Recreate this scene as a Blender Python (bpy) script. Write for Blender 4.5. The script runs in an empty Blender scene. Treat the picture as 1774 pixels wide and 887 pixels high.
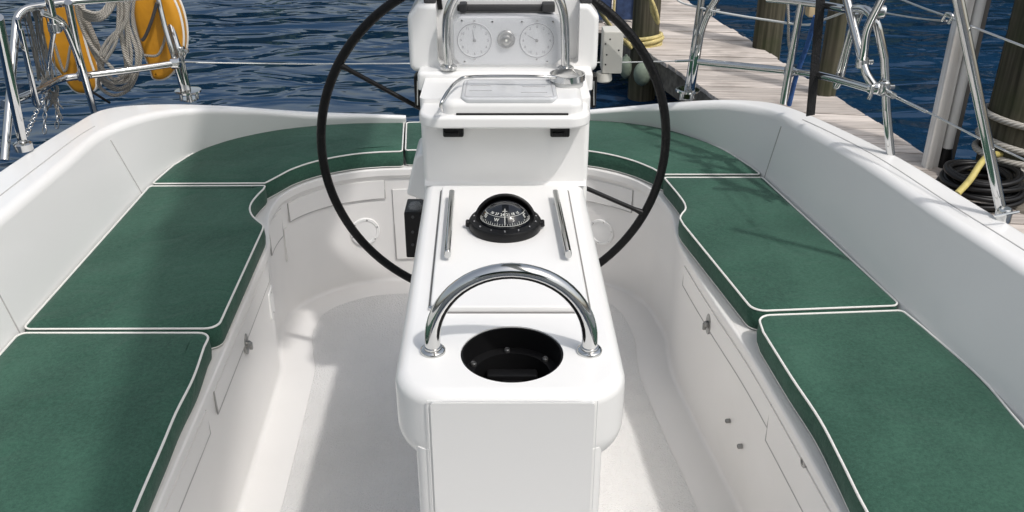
import bpy, bmesh, math, random
from mathutils import Vector, Matrix, Quaternion
R = math.radians
random.seed(7)
scene = bpy.context.scene
COL = scene.collection

# ------------------------------------------------------------------ camera
F, PITCH, CAM_H = 1600.0, R(27), 1.6          # focal length in photo pixels, tilt down, eye height above the cockpit sole
cam = bpy.data.cameras.new('camera')
cam.sensor_width = 36.0
cam.lens = 36.0 * F / 1774.0
cam.clip_start = 0.05
cam.clip_end = 2000
co = bpy.data.objects.new('camera', cam)
COL.objects.link(co)
co.location = (0, 0, CAM_H)
co.rotation_euler = (R(90) - PITCH, 0, 0)
scene.camera = co

def ray(x, y):
    u, v = (x - 887.0) / F, (443.5 - y) / F
    return Vector((u, math.cos(PITCH) + v * math.sin(PITCH), -math.sin(PITCH) + v * math.cos(PITCH)))
def P(x, y, z):                                # point of the survey photo on the level z
    d = ray(x, y); t = (z - CAM_H) / d.z
    return Vector((d.x * t, d.y * t, z))
def PY(x, y, Y):                               # ... on the upright plane at distance Y
    d = ray(x, y); t = Y / d.y
    return Vector((d.x * t, Y, CAM_H + d.z * t))
def PX(x, y, X):
    d = ray(x, y); t = X / d.x
    return Vector((X, d.y * t, CAM_H + d.z * t))

# ------------------------------------------------------------------ materials
def mat(name, color, rough=0.5, metal=0.0, var=0.0, vscale=4.0, bump=0.0, bscale=40.0, coat=0.0, spec=0.5,
        dirt=None, dscale=2.0, damt=0.3, rvar=0.0, stretch=(1, 1, 1), trans=0.0, alpha=1.0, detail=6):
    m = bpy.data.materials.new(name); m.use_nodes = True
    nt = m.node_tree; N = nt.nodes; L = nt.links
    b = N['Principled BSDF']
    b.inputs['Base Color'].default_value = (*color, 1)
    b.inputs['Roughness'].default_value = rough
    b.inputs['Metallic'].default_value = metal
    b.inputs['Specular IOR Level'].default_value = spec
    b.inputs['Coat Weight'].default_value = coat
    b.inputs['Coat Roughness'].default_value = 0.08
    b.inputs['Transmission Weight'].default_value = trans
    b.inputs['Alpha'].default_value = alpha
    tc = N.new('ShaderNodeTexCoord'); mp = N.new('ShaderNodeMapping')
    mp.inputs['Scale'].default_value = stretch
    L.new(tc.outputs['Object'], mp.inputs['Vector'])
    def noise(s, d=detail):
        n = N.new('ShaderNodeTexNoise'); n.inputs['Scale'].default_value = s
        n.inputs['Detail'].default_value = d
        L.new(mp.outputs['Vector'], n.inputs['Vector']); return n
    cur = None
    if var > 0:
        n = noise(vscale)
        r = N.new('ShaderNodeMapRange'); r.inputs['From Min'].default_value = .3; r.inputs['From Max'].default_value = .7
        r.inputs['To Min'].default_value = 1 - var; r.inputs['To Max'].default_value = 1 + var
        L.new(n.outputs['Fac'], r.inputs['Value'])
        mx = N.new('ShaderNodeMix'); mx.data_type = 'RGBA'; mx.blend_type = 'MULTIPLY'
        mx.inputs['Factor'].default_value = 1
        mx.inputs['A'].default_value = (*color, 1)
        L.new(r.outputs['Result'], mx.inputs['B'])
        cur = mx.outputs['Result']
    if dirt:
        n = noise(dscale, 8)
        r = N.new('ShaderNodeValToRGB'); r.color_ramp.elements[0].position = .5; r.color_ramp.elements[1].position = .72
        r.color_ramp.elements[0].color = (0, 0, 0, 1); r.color_ramp.elements[1].color = (damt, damt, damt, 1)
        L.new(n.outputs['Fac'], r.inputs['Fac'])
        mx = N.new('ShaderNodeMix'); mx.data_type = 'RGBA'
        L.new(r.outputs['Color'], mx.inputs['Factor'])
        mx.inputs['A'].default_value = (*color, 1)
        if cur: L.new(cur, mx.inputs['A'])
        mx.inputs['B'].default_value = (*dirt, 1)
        cur = mx.outputs['Result']
    if cur: L.new(cur, b.inputs['Base Color'])
    if rvar > 0:
        n = noise(6, 5)
        r = N.new('ShaderNodeMapRange'); r.inputs['To Min'].default_value = max(0, rough - rvar); r.inputs['To Max'].default_value = rough + rvar
        L.new(n.outputs['Fac'], r.inputs['Value']); L.new(r.outputs['Result'], b.inputs['Roughness'])
    if bump > 0:
        n = noise(bscale, 3)
        bp = N.new('ShaderNodeBump'); bp.inputs['Strength'].default_value = bump; bp.inputs['Distance'].default_value = .01
        L.new(n.outputs['Fac'], bp.inputs['Height']); L.new(bp.outputs['Normal'], b.inputs['Normal'])
    return m

M = {}
M['gel'] = mat('white_gelcoat', (.83, .825, .81), .28, var=.02, vscale=1.5, coat=.3)
M['gel_in'] = mat('cockpit_gelcoat', (.80, .785, .765), .36, var=.02, vscale=2, coat=.15, dirt=(.56, .54, .5), dscale=3.0, damt=.12)
M['nonskid'] = mat('non_skid_gelcoat', (.78, .77, .755), .6, var=.03, vscale=5, bump=.7, bscale=230, dirt=(.52, .51, .48), dscale=2.2, damt=.3)
M['seam'] = mat('grey_caulk', (.42, .41, .4), .6)
M['gap'] = mat('gap_shade_tone', (.2, .195, .19), .8)  # shade of the hatch gap put into a dark colour
M['steel'] = mat('polished_stainless', (.62, .62, .61), .1, 1.0, var=.05, vscale=12, rvar=.06)
M['black'] = mat('black_plastic', (.006, .006, .0065), .4, var=.2, vscale=20, spec=.3)
M['pit'] = mat('matt_black', (.004, .004, .0045), .55, spec=.3)
M['dsteel'] = mat('dull_stainless', (.34, .34, .33), .32, 1.0, var=.2, vscale=60)
M['blackgloss'] = mat('black_gloss', (.006, .007, .01), .06, coat=.5)
M['leather'] = mat('black_rim_leather', (.004, .004, .0045), .42, spec=.25, var=.3, vscale=30, bump=.25, bscale=160)
M['dark'] = mat('dark_rubber', (.05, .05, .052), .6, var=.2)
M['piping'] = mat('white_piping', (.78, .77, .73), .5)
M['acrylic'] = mat('clear_acrylic', (.93, .94, .95), .12, trans=0.0, alpha=.16, spec=.3)
M['frost'] = mat('frosted_acrylic', (.58, .59, .6), .12, var=.05, vscale=14, coat=.4)
M['panel'] = mat('pale_instrument_panel', (.56, .57, .59), .3, var=.03, vscale=8)
M['mark'] = mat('grey_dial_print', (.13, .13, .135), .5)
M['mark_l'] = mat('faint_dial_print', (.42, .42, .43), .5)
M['white'] = mat('white_print', (.75, .75, .7), .5)
M['yellow'] = mat('yellow_vinyl', (.60, .27, .014), .55, var=.14, vscale=9, bump=.2, bscale=30, dirt=(.42, .2, .03), dscale=7, damt=.35)
M['bluerope'] = mat('blue_rope', (.03, .1, .3), .8, var=.3, vscale=40, bump=.5, bscale=150)
M['webbing'] = mat('black_webbing', (.008, .008, .009), .8, bump=.4, bscale=200)
M['yrope'] = mat('pale_yellow_rope', (.55, .46, .2), .8, var=.25, vscale=30, bump=.6, bscale=120)
M['hose'] = mat('yellow_hose', (.5, .42, .14), .5, var=.2, vscale=18)
M['cable'] = mat('white_coated_wire', (.66, .66, .64), .4)
M['wire'] = mat('steel_wire', (.6, .6, .59), .3, 1.0)
M['buoy'] = mat('weathered_buoy', (.17, .21, .16), .7, var=.25, vscale=12, bump=.3, bscale=30, dirt=(.1, .12, .06), dscale=9, damt=.7)
M['canvas'] = mat('blue_canvas', (.03, .055, .13), .85, var=.3, vscale=14, bump=.4, bscale=30)
M['sail'] = mat('sail_cover', (.5, .5, .48), .9)
M['beige'] = mat('beige_plastic', (.52, .4, .24), .6)
M['offwhite'] = mat('off_white_box', (.62, .61, .56), .45, var=.04, vscale=6)

def rope_mat(name, color):
    m = bpy.data.materials.new(name); m.use_nodes = True
    nt = m.node_tree; N = nt.nodes; L = nt.links; b = N['Principled BSDF']
    b.inputs['Roughness'].default_value = .85
    uv = N.new('ShaderNodeUVMap'); uv.uv_map = 'UV'
    w = N.new('ShaderNodeTexWave'); w.wave_type = 'BANDS'; w.bands_direction = 'DIAGONAL'
    w.inputs['Scale'].default_value = 1.0
    L.new(uv.outputs['UV'], w.inputs['Vector'])
    r = N.new('ShaderNodeValToRGB')
    r.color_ramp.elements[0].color = (color[0]*.62, color[1]*.6, color[2]*.57, 1); r.color_ramp.elements[1].color = (*color, 1)
    r.color_ramp.elements[1].position = .5
    L.new(w.outputs['Color'], r.inputs['Fac']); w.inputs['Scale'].default_value = 3.2; L.new(r.outputs['Color'], b.inputs['Base Color'])
    bp = N.new('ShaderNodeBump'); bp.inputs['Distance'].default_value = .004; bp.inputs['Strength'].default_value = .8
    L.new(w.outputs['Color'], bp.inputs['Height']); L.new(bp.outputs['Normal'], b.inputs['Normal'])
    return m
M['rope'] = rope_mat('white_laid_rope', (.52, .49, .44))
M['greyrope'] = rope_mat('grey_laid_rope', (.42, .4, .36))

def fabric_mat():
    m = bpy.data.materials.new('green_canvas'); m.use_nodes = True
    nt = m.node_tree; N = nt.nodes; L = nt.links; b = N['Principled BSDF']
    b.inputs['Roughness'].default_value = .85
    b.inputs['Specular IOR Level'].default_value = .25
    b.inputs['Sheen Weight'].default_value = .08
    tc = N.new('ShaderNodeTexCoord')
    n1 = N.new('ShaderNodeTexNoise'); n1.inputs['Scale'].default_value = 420; n1.inputs['Detail'].default_value = 3
    n2 = N.new('ShaderNodeTexNoise'); n2.inputs['Scale'].default_value = 4.5; n2.inputs['Detail'].default_value = 7
    n3 = N.new('ShaderNodeTexNoise'); n3.inputs['Scale'].default_value = 130; n3.inputs['Detail'].default_value = 4
    for n in (n1, n2, n3): L.new(tc.outputs['Object'], n.inputs['Vector'])
    a = N.new('ShaderNodeMath'); a.operation = 'MULTIPLY_ADD'
    L.new(n1.outputs['Fac'], a.inputs[0]); a.inputs[1].default_value = .5
    c = N.new('ShaderNodeMath'); c.operation = 'MULTIPLY_ADD'
    L.new(n3.outputs['Fac'], c.inputs[0]); c.inputs[1].default_value = .5
    d = N.new('ShaderNodeMath'); d.operation = 'MULTIPLY'; L.new(n2.outputs['Fac'], d.inputs[0]); d.inputs[1].default_value = .62
    L.new(d.outputs[0], c.inputs[2]); L.new(c.outputs[0], a.inputs[2])
    r = N.new('ShaderNodeValToRGB')
    r.color_ramp.elements[0].position = .6; r.color_ramp.elements[1].position = 1.0
    r.color_ramp.elements[0].color = (.016, .056, .038, 1); r.color_ramp.elements[1].color = (.043, .116, .08, 1)
    L.new(a.outputs[0], r.inputs['Fac']); L.new(r.outputs['Color'], b.inputs['Base Color'])
    n4 = N.new('ShaderNodeTexNoise'); n4.inputs['Scale'].default_value = 7; n4.inputs['Detail'].default_value = 2; n4.inputs['Distortion'].default_value = .8
    L.new(tc.outputs['Object'], n4.inputs['Vector'])
    b0 = N.new('ShaderNodeBump'); b0.inputs['Strength'].default_value = .35; b0.inputs['Distance'].default_value = .03
    L.new(n4.outputs['Fac'], b0.inputs['Height'])
    bp = N.new('ShaderNodeBump'); bp.inputs['Strength'].default_value = .4; bp.inputs['Distance'].default_value = .004
    L.new(b0.outputs['Normal'], bp.inputs['Normal'])
    L.new(a.outputs[0], bp.inputs['Height']); L.new(bp.outputs['Normal'], b.inputs['Normal'])
    return m
M['green'] = fabric_mat()

def wood_mat(name, c1, c2, grain=(1.5, 30, 30), island=True, moss=None):
    m = bpy.data.materials.new(name); m.use_nodes = True
    nt = m.node_tree; N = nt.nodes; L = nt.links; b = N['Principled BSDF']
    b.inputs['Roughness'].default_value = .85; b.inputs['Specular IOR Level'].default_value = .2
    tc = N.new('ShaderNodeTexCoord'); mp = N.new('ShaderNodeMapping'); mp.inputs['Scale'].default_value = grain
    L.new(tc.outputs['Object'], mp.inputs['Vector'])
    n = N.new('ShaderNodeTexNoise'); n.inputs['Scale'].default_value = 1; n.inputs['Detail'].default_value = 8
    L.new(mp.outputs['Vector'], n.inputs['Vector'])
    r = N.new('ShaderNodeValToRGB'); r.color_ramp.elements[0].position = .32; r.color_ramp.elements[1].position = .66
    r.color_ramp.elements[0].color = (*c1, 1); r.color_ramp.elements[1].color = (*c2, 1)
    L.new(n.outputs['Fac'], r.inputs['Fac'])
    cur = r.outputs['Color']
    if island:
        g = N.new('ShaderNodeNewGeometry'); q = N.new('ShaderNodeMapRange')
        q.inputs['To Min'].default_value = .66; q.inputs['To Max'].default_value = 1.1
        L.new(g.outputs['Random Per Island'], q.inputs['Value'])
        mx = N.new('ShaderNodeMix'); mx.data_type = 'RGBA'; mx.blend_type = 'MULTIPLY'; mx.inputs['Factor'].default_value = 1
        L.new(cur, mx.inputs['A']); L.new(q.outputs['Result'], mx.inputs['B']); cur = mx.outputs['Result']
    n2 = N.new('ShaderNodeTexNoise'); n2.inputs['Scale'].default_value = 3.0; n2.inputs['Detail'].default_value = 8
    L.new(tc.outputs['Object'], n2.inputs['Vector'])
    r2 = N.new('ShaderNodeValToRGB'); r2.color_ramp.elements[0].position = .5; r2.color_ramp.elements[1].position = .68
    r2.color_ramp.elements[0].color = (0, 0, 0, 1); r2.color_ramp.elements[1].color = (.55, .55, .55, 1)
    L.new(n2.outputs['Fac'], r2.inputs['Fac'])
    mx = N.new('ShaderNodeMix'); mx.data_type = 'RGBA'
    L.new(r2.outputs['Color'], mx.inputs['Factor']); L.new(cur, mx.inputs['A'])
    mx.inputs['B'].default_value = (*(moss or tuple(x * .55 for x in c1)), 1)
    L.new(mx.outputs['Result'], b.inputs['Base Color'])
    bp = N.new('ShaderNodeBump'); bp.inputs['Strength'].default_value = .6; bp.inputs['Distance'].default_value = .01
    L.new(n.outputs['Fac'], bp.inputs['Height']); L.new(bp.outputs['Normal'], b.inputs['Normal'])
    return m
M['deck'] = wood_mat('weathered_dock_wood', (.42, .37, .33), (.74, .67, .61), (2.2, 42, 42))
M['piling'] = wood_mat('mossy_piling_wood', (.035, .032, .022), (.11, .1, .07), (34, 34, 1.3), island=False, moss=(.04, .055, .02))
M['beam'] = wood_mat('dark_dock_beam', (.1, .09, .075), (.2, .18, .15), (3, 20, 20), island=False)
M['post'] = wood_mat('whitewashed_post', (.6, .58, .55), (.8, .78, .74), (30, 30, 1.2), moss=(.4, .36, .3))
M['greypost'] = wood_mat('grey_post_wood', (.22, .2, .18), (.36, .33, .3), (30, 30, 1.2))

# ------------------------------------------------------------------ object helpers
def link(o, parent=None):
    COL.objects.link(o)
    if parent: o.parent = parent
    return o
def inv(parent):
    return Matrix.Translation(-parent.location) if parent is not None and parent.get('abs') is None else Matrix()
def world_loc(o):
    v = Vector((0, 0, 0))
    while o is not None:
        v += o.location; o = o.parent
    return v
def build(name, bm, m, parent=None, smooth=35, origin=None):
    """Link a bmesh (in world coordinates) as one mesh object; its origin goes to the parent's origin, or to the thing's base."""
    bmesh.ops.recalc_face_normals(bm, faces=bm.faces)
    if parent is not None: off = world_loc(parent)
    elif origin is not None: off = Vector(origin)
    else:
        xs = [v.co for v in bm.verts]
        lo = Vector([min(c[i] for c in xs) for i in range(3)]); hi = Vector([max(c[i] for c in xs) for i in range(3)])
        off = Vector(((lo.x + hi.x) / 2, (lo.y + hi.y) / 2, lo.z))
    bmesh.ops.translate(bm, vec=-off, verts=bm.verts)
    me = bpy.data.meshes.new(name); bm.to_mesh(me); bm.free()
    for mm in (m if isinstance(m, (list, tuple)) else [m]): me.materials.append(mm)
    if smooth:
        for p in me.polygons: p.use_smooth = True
        me.set_sharp_from_angle(angle=R(smooth))
    o = bpy.data.objects.new(name, me); link(o, parent)
    if smooth and smooth <= 50:
        wn = o.modifiers.new('face_normals', 'WEIGHTED_NORMAL'); wn.keep_sharp = True; wn.weight = 80
    if parent is None: o.location = off
    return o
def empty(name, loc):
    o = bpy.data.objects.new(name, None); o.empty_display_size = .1
    link(o); o.location = loc; return o
def tag(o, label=None, cat=None, group=None, kind=None):
    if label: o['label'] = label
    if cat: o['category'] = cat
    if group: o['group'] = group
    if kind: o['kind'] = kind
    return o

def crom(pts, n=8, closed=False):
    pts = [Vector(p) for p in pts]
    out = []; k = len(pts)
    segs = k if closed else k - 1
    for i in range(segs):
        if closed: p0, p1, p2, p3 = pts[i - 1], pts[i], pts[(i + 1) % k], pts[(i + 2) % k]
        else:
            p1, p2 = pts[i], pts[i + 1]
            p0 = pts[i - 1] if i > 0 else p1 * 2 - p2
            p3 = pts[i + 2] if i + 2 < k else p2 * 2 - p1
        # centripetal parametrisation
        t0 = 0; t1 = t0 + max((p1 - p0).length, 1e-6) ** .5; t2 = t1 + max((p2 - p1).length, 1e-6) ** .5; t3 = t2 + max((p3 - p2).length, 1e-6) ** .5
        for j in range(n):
            t = t1 + (t2 - t1) * j / n
            a1 = p0 * ((t1 - t) / (t1 - t0)) + p1 * ((t - t0) / (t1 - t0))
            a2 = p1 * ((t2 - t) / (t2 - t1)) + p2 * ((t - t1) / (t2 - t1))
            a3 = p2 * ((t3 - t) / (t3 - t2)) + p3 * ((t - t2) / (t3 - t2))
            b1 = a1 * ((t2 - t) / (t2 - t0)) + a2 * ((t - t0) / (t2 - t0))
            b2 = a2 * ((t3 - t) / (t3 - t1)) + a3 * ((t - t1) / (t3 - t1))
            out.append(b1 * ((t2 - t) / (t2 - t1)) + b2 * ((t - t1) / (t2 - t1)))
    if not closed: out.append(pts[-1])
    return out
def fillet3(pts, radii, n=5):
    """Round the inner corners of an open 3-D polyline; always n+1 points per corner."""
    pts = [Vector(p) for p in pts]; out = [pts[0]]
    for i in range(1, len(pts) - 1):
        r = radii[i] if isinstance(radii, (list, tuple)) else radii
        out += _corner(pts[i - 1], pts[i], pts[i + 1], r, n)
    out.append(pts[-1]); return out
def _corner(a, b, c, r, n):
    d1 = (a - b); d2 = (c - b); l1, l2 = d1.length, d2.length
    if r <= 0 or l1 < 1e-6 or l2 < 1e-6: return [b.copy()] * (n + 1) if n else [b.copy()]
    d1 /= l1; d2 /= l2
    ang = d1.angle(d2)
    if ang > math.pi - .02: return [b.copy() for _ in range(n + 1)]
    cut = min(r / math.tan(ang / 2), l1 * .49, l2 * .49)
    p0, p2 = b + d1 * cut, b + d2 * cut
    rr = cut * math.tan(ang / 2)
    cen = b + (d1 + d2).normalized() * (rr / math.sin(ang / 2))
    v0, v2 = p0 - cen, p2 - cen
    tot = v0.angle(v2) if v0.length > 1e-9 else 0
    out = []
    for j in range(n + 1):
        t = j / n
        if tot < 1e-4: out.append(p0.lerp(p2, t)); continue
        out.append(cen + v0 * (math.sin((1 - t) * tot) / math.sin(tot)) + v2 * (math.sin(t * tot) / math.sin(tot)))
    return out
def round_poly(poly, r, n=5):
    """Fillet a closed 2-D polygon, n+1 points per vertex where r>0, one where r==0."""
    k = len(poly); out = []
    for i in range(k):
        rr = r[i] if isinstance(r, (list, tuple)) else r
        a, b, c = (Vector((*poly[j % k][:2], 0)) for j in (i - 1, i, i + 1))
        if rr == 0: out.append(b)
        else: out += _corner(a, b, c, rr, n)
    return [(p.x, p.y) for p in out]
def area2(poly):
    return sum(poly[i - 1][0] * poly[i][1] - poly[i][0] * poly[i - 1][1] for i in range(len(poly))) / 2
def offset_poly(poly, d):
    """Mitre offset inwards by d (polygon must be counter-clockwise)."""
    k = len(poly); out = []
    for i in range(k):
        a, b, c = (Vector(poly[j % k][:2]) for j in (i - 1, i, i + 1))
        e1, e2 = (b - a).normalized(), (c - b).normalized()
        n1, n2 = Vector((-e1.y, e1.x)), Vector((-e2.y, e2.x))
        m = n1 + n2
        m = m / max(m.length_squared / 2, .35)
        out.append((b.x + m.x * d, b.y + m.y * d))
    return out

def ring_mesh(bm, rings, closed_ring=True, cap0=True, cap1=True, mat_index=0):
    vs = [[bm.verts.new(p) for p in r] for r in rings]
    n = len(vs[0])
    for a, b in zip(vs, vs[1:]):
        for i in range(n if closed_ring else n - 1):
            j = (i + 1) % n
            try:
                f = bm.faces.new((a[i], a[j], b[j], b[i])); f.material_index = mat_index
            except ValueError: pass
    if closed_ring and cap0: bm.faces.new(list(reversed(vs[0])))
    if closed_ring and cap1: bm.faces.new(vs[-1])
    return vs
def frames(pts, closed=False):
    T = []
    n = len(pts)
    for i in range(n):
        if closed: t = pts[(i + 1) % n] - pts[i - 1]
        else: t = pts[min(i + 1, n - 1)] - pts[max(i - 1, 0)]
        T.append(t.normalized())
    up = Vector((0, 0, 1)) if abs(T[0].z) < .9 else Vector((1, 0, 0))
    nn = (up - T[0] * up.dot(T[0])).normalized()
    out = []
    for i in range(n):
        if i:
            q = T[i - 1].rotation_difference(T[i]); nn = q @ nn
            nn = (nn - T[i] * nn.dot(T[i])).normalized()
        out.append((nn, T[i].cross(nn)))
    return out
def tube(bm, pts, r, seg=12, closed=False, uvrep=None):
    pts = [Vector(p) for p in pts]
    q = [pts[0]]
    for p in pts[1:]:
        if (p - q[-1]).length > 1e-6: q.append(p)
    if closed and (q[0] - q[-1]).length < 1e-6: q.pop()
    pts = q
    fr = frames(pts, closed)
    rings = []
    for i, (p, (a, b)) in enumerate(zip(pts, fr)):
        rr = r[i] if isinstance(r, (list, tuple)) else r
        rings.append([p + (a * math.cos(2 * math.pi * k / seg) + b * math.sin(2 * math.pi * k / seg)) * rr for k in range(seg)])
    vs = [[bm.verts.new(p) for p in rg] for rg in rings]
    uvl = bm.loops.layers.uv.get('UV') or bm.loops.layers.uv.new('UV')
    n = len(vs); L = [0.0]
    for i in range(1, n): L.append(L[-1] + (pts[i] - pts[i - 1]).length)
    rad = r if not isinstance(r, (list, tuple)) else r[0]
    for i in range(n if closed else n - 1):
        A, B = vs[i], vs[(i + 1) % n]
        for k in range(seg):
            f = bm.faces.new((A[k], A[(k + 1) % seg], B[(k + 1) % seg], B[k]))
            l1 = L[i + 1] if i + 1 < n else L[-1] + (pts[0] - pts[-1]).length
            uv = [(L[i], k), (L[i], k + 1), (l1, k + 1), (l1, k)]
            for lp, (s, kk) in zip(f.loops, uv): lp[uvl].uv = (s / rad * .13, kk / seg * .9)
    if not closed:
        bm.faces.new(list(reversed(vs[0]))); bm.faces.new(vs[-1])
def bent(pts, rad, n=7):                       # a bent pipe: straight runs joined by arcs
    return fillet3(pts, rad, n)
def box(bm, lo, hi, bev=0.0, seg=2, mtx=None):
    r = bmesh.ops.create_cube(bm, size=1)
    lo, hi = Vector(lo), Vector(hi)
    for v in r['verts']:
        v.co = Vector([(lo[i] + hi[i]) / 2 + v.co[i] * (hi[i] - lo[i]) for i in range(3)])
    vs = r['verts']
    if bev > 0:
        es = list({e for v in vs for e in v.link_edges})
        rr = bmesh.ops.bevel(bm, geom=es, offset=bev, segments=seg, profile=.5, affect='EDGES')
        vs = list({v for f in rr['faces'] for v in f.verts} | {v for v in vs if v.is_valid})
    if mtx is not None:
        bmesh.ops.transform(bm, matrix=mtx, verts=[v for v in vs if v.is_valid])
def lathe(bm, prof, mtx, seg=40, cap=True):
    rings = [[mtx @ Vector((r * math.cos(2 * math.pi * k / seg), r * math.sin(2 * math.pi * k / seg), h)) for k in range(seg)] for r, h in prof]
    ring_mesh(bm, rings, cap0=cap, cap1=cap)
def axis(origin, z, x=None):
    z = Vector(z).normalized(); x = Vector(x) if x else (Vector((1, 0, 0)) if abs(z.x) < .9 else Vector((0, 1, 0)))
    x = (x - z * x.dot(z)).normalized(); y = z.cross(x)
    m = Matrix((x, y, z)).transposed().to_4x4(); m.translation = Vector(origin); return m
def prism(bm, outline, z0, z1, r=0.0, n=4, rb=0.0, mtx=None):
    """Extruded outline with a rounded upper (r) and lower (rb) edge. outline: list of (x, y) with corner radii already applied."""
    if area2(outline) < 0: outline = list(reversed(outline))
    rings = []
    if rb > 0:
        for j in range(n + 1):
            a = math.pi / 2 * j / n
            rings.append([(x, y, z0 + rb * (1 - math.sin(a))) for x, y in offset_poly(outline, rb * (1 - math.cos(math.pi / 2 - a)))])
        rings = [[(x, y, z0 + rb - rb * math.cos(math.pi / 2 * j / n)) for x, y in offset_poly(outline, rb - rb * math.sin(math.pi / 2 * j / n))] for j in range(n + 1)]
    else: rings.append([(x, y, z0) for x, y in outline])
    if r > 0:
        for j in range(n + 1):
            a = math.pi / 2 * j / n
            rings.append([(x, y, z1 - r + r * math.sin(a)) for x, y in offset_poly(outline, r - r * math.cos(a))])
    else: rings.append([(x, y, z1) for x, y in outline])
    if mtx is not None: rings = [[mtx @ Vector(p) for p in rg] for rg in rings]
    ring_mesh(bm, [[Vector(p) for p in rg] for rg in rings])
def rrect(x0, y0, x1, y1, r, n=6):
    return round_poly([(x0, y0), (x1, y0), (x1, y1), (x0, y1)], r, n)
def circ(cx, cy, r, n=40):
    return [(cx + r * math.cos(2 * math.pi * k / n), cy + r * math.sin(2 * math.pi * k / n)) for k in range(n)]
def text(name, body, size, mtx, m, parent, depth=.0003):
    cu = bpy.data.curves.new(name, 'FONT'); cu.body = body; cu.size = size; cu.align_x = 'CENTER'; cu.align_y = 'CENTER'; cu.extrude = depth
    t = bpy.data.objects.new(name, cu); COL.objects.link(t)
    me = bpy.data.meshes.new_from_object(t, depsgraph=bpy.context.evaluated_depsgraph_get())
    bpy.data.objects.remove(t)
    me.transform(Matrix.Translation(-world_loc(parent)) @ mtx)
    me.materials.clear(); me.materials.append(m); me.name = name
    o = bpy.data.objects.new(name, me); return link(o, parent)
def text_bm(bm, body, size, mtx, depth=.0003):
    cu = bpy.data.curves.new('t', 'FONT'); cu.body = body; cu.size = size; cu.align_x = 'CENTER'; cu.align_y = 'CENTER'; cu.extrude = depth; cu.resolution_u = 2
    t = bpy.data.objects.new('t', cu); COL.objects.link(t)
    me = bpy.data.meshes.new_from_object(t, depsgraph=bpy.context.evaluated_depsgraph_get())
    bpy.data.objects.remove(t); bpy.data.curves.remove(cu)
    me.transform(mtx); bm.from_mesh(me); bpy.data.meshes.remove(me)
def boolean(o, cutters):
    o.modifiers.clear()
    for c in cutters:
        c.modifiers.clear()
        md = o.modifiers.new('cut', 'BOOLEAN'); md.object = c; md.operation = 'DIFFERENCE'; md.solver = 'EXACT'
    dg = bpy.context.evaluated_depsgraph_get(); dg.update()
    me = bpy.data.meshes.new_from_object(o.evaluated_get(dg), depsgraph=dg)
    o.modifiers.clear(); old = o.data; o.data = me; me.name = old.name
    wn = o.modifiers.new('face_normals', 'WEIGHTED_NORMAL'); wn.keep_sharp = True; wn.weight = 80
    for c in cutters: bpy.data.objects.remove(c)
    for p in me.polygons: p.use_smooth = True
    me.set_sharp_from_angle(angle=R(35))

# ================================================================== THE SETTING: water
WZ, DZ = -0.95, -0.45                          # water level, dock level
def water_mat():
    m = bpy.data.materials.new('harbour_water'); m.use_nodes = True
    nt = m.node_tree; N = nt.nodes; L = nt.links; b = N['Principled BSDF']
    b.inputs['Base Color'].default_value = (.006, .028, .066, 1)
    b.inputs['Roughness'].default_value = .03; b.inputs['IOR'].default_value = 1.333
    tc = N.new('ShaderNodeTexCoord'); mp = N.new('ShaderNodeMapping')
    mp.inputs['Scale'].default_value = (.75, 1.35, 1); mp.inputs['Rotation'].default_value = (0, 0, R(8))
    L.new(tc.outputs['Object'], mp.inputs['Vector'])
    def nz(s, d, dist=0):
        n = N.new('ShaderNodeTexNoise'); n.inputs['Scale'].default_value = s; n.inputs['Detail'].default_value = d
        n.inputs['Distortion'].default_value = dist
        L.new(mp.outputs['Vector'], n.inputs['Vector']); return n
    prev = None
    for s, d, st, di in ((.6, 2, .75, .15), (1.8, 2, .8, .06), (6, 2, .2, .008)):
        bp = N.new('ShaderNodeBump'); bp.inputs['Strength'].default_value = st; bp.inputs['Distance'].default_value = di * 2.2
        L.new(nz(s, d, .6).outputs['Fac'], bp.inputs['Height'])
        if prev: L.new(prev.outputs['Normal'], bp.inputs['Normal'])
        prev = bp
    L.new(prev.outputs['Normal'], b.inputs['Normal'])
    return m
bm = bmesh.new()
s = 600
bmesh.ops.create_grid(bm, x_segments=8, y_segments=8, size=s)
bmesh.ops.translate(bm, vec=(0, 0, WZ), verts=bm.verts)
tag(build('water', bm, water_mat(), smooth=0, origin=(0, 0, WZ)), kind='structure')

# ================================================================== THE BOAT'S COCKPIT MOULDING
boat = empty('sailboat', (0, 1.8, -.0))
tag(boat, 'white fibreglass sailboat cockpit with curved coaming around the green seat cushions', 'sailboat')
SEAT = .44; CT = .50                            # seat level, cushion top
def XY(v, z): return Vector((v[0], v[1], z))
# coaming stations: (seat back S), (inner top T with height), (outer top O with height)
st = [
    ((-1.09, .2), (-1.15, .2, .73), (-1.36, .2, .72)),
    ((-1.10, 1.0), (-1.16, 1.0, .73), (-1.35, 1.0, .72)),
    ((-1.112, 1.79), (-1.168, 1.79, .725), (-1.34, 1.79, .715)),
    ((-1.118, 2.30), (-1.178, 2.27, .715), (-1.332, 2.28, .71)),
]
def stp(S, T, zT, O, zO):
    s_ = P(*S, CT); t_ = P(*T, zT); o_ = P(*O, zO)
    return ((s_.x, s_.y), tuple(t_), tuple(o_))
st += [
    ((-1.120, 2.60), (-1.185, 2.56, .705), (-1.312, 2.60, .705)),
    stp((290, 292), (250, 200), .69, (178, 187), .70),
    stp((345, 260), (318, 191), .66, (265, 178), .685),
    stp((430, 235), (420, 191), .605, (385, 180.5), .625),
    stp((550, 216), (550, 199), .545, (540, 191), .55),
    stp((640, 212), (640, 201), .53, (635, 195), .535),
    stp((703, 211.5), (703, 203), .525, (703, 198), .528),
]
stL = st
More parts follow.
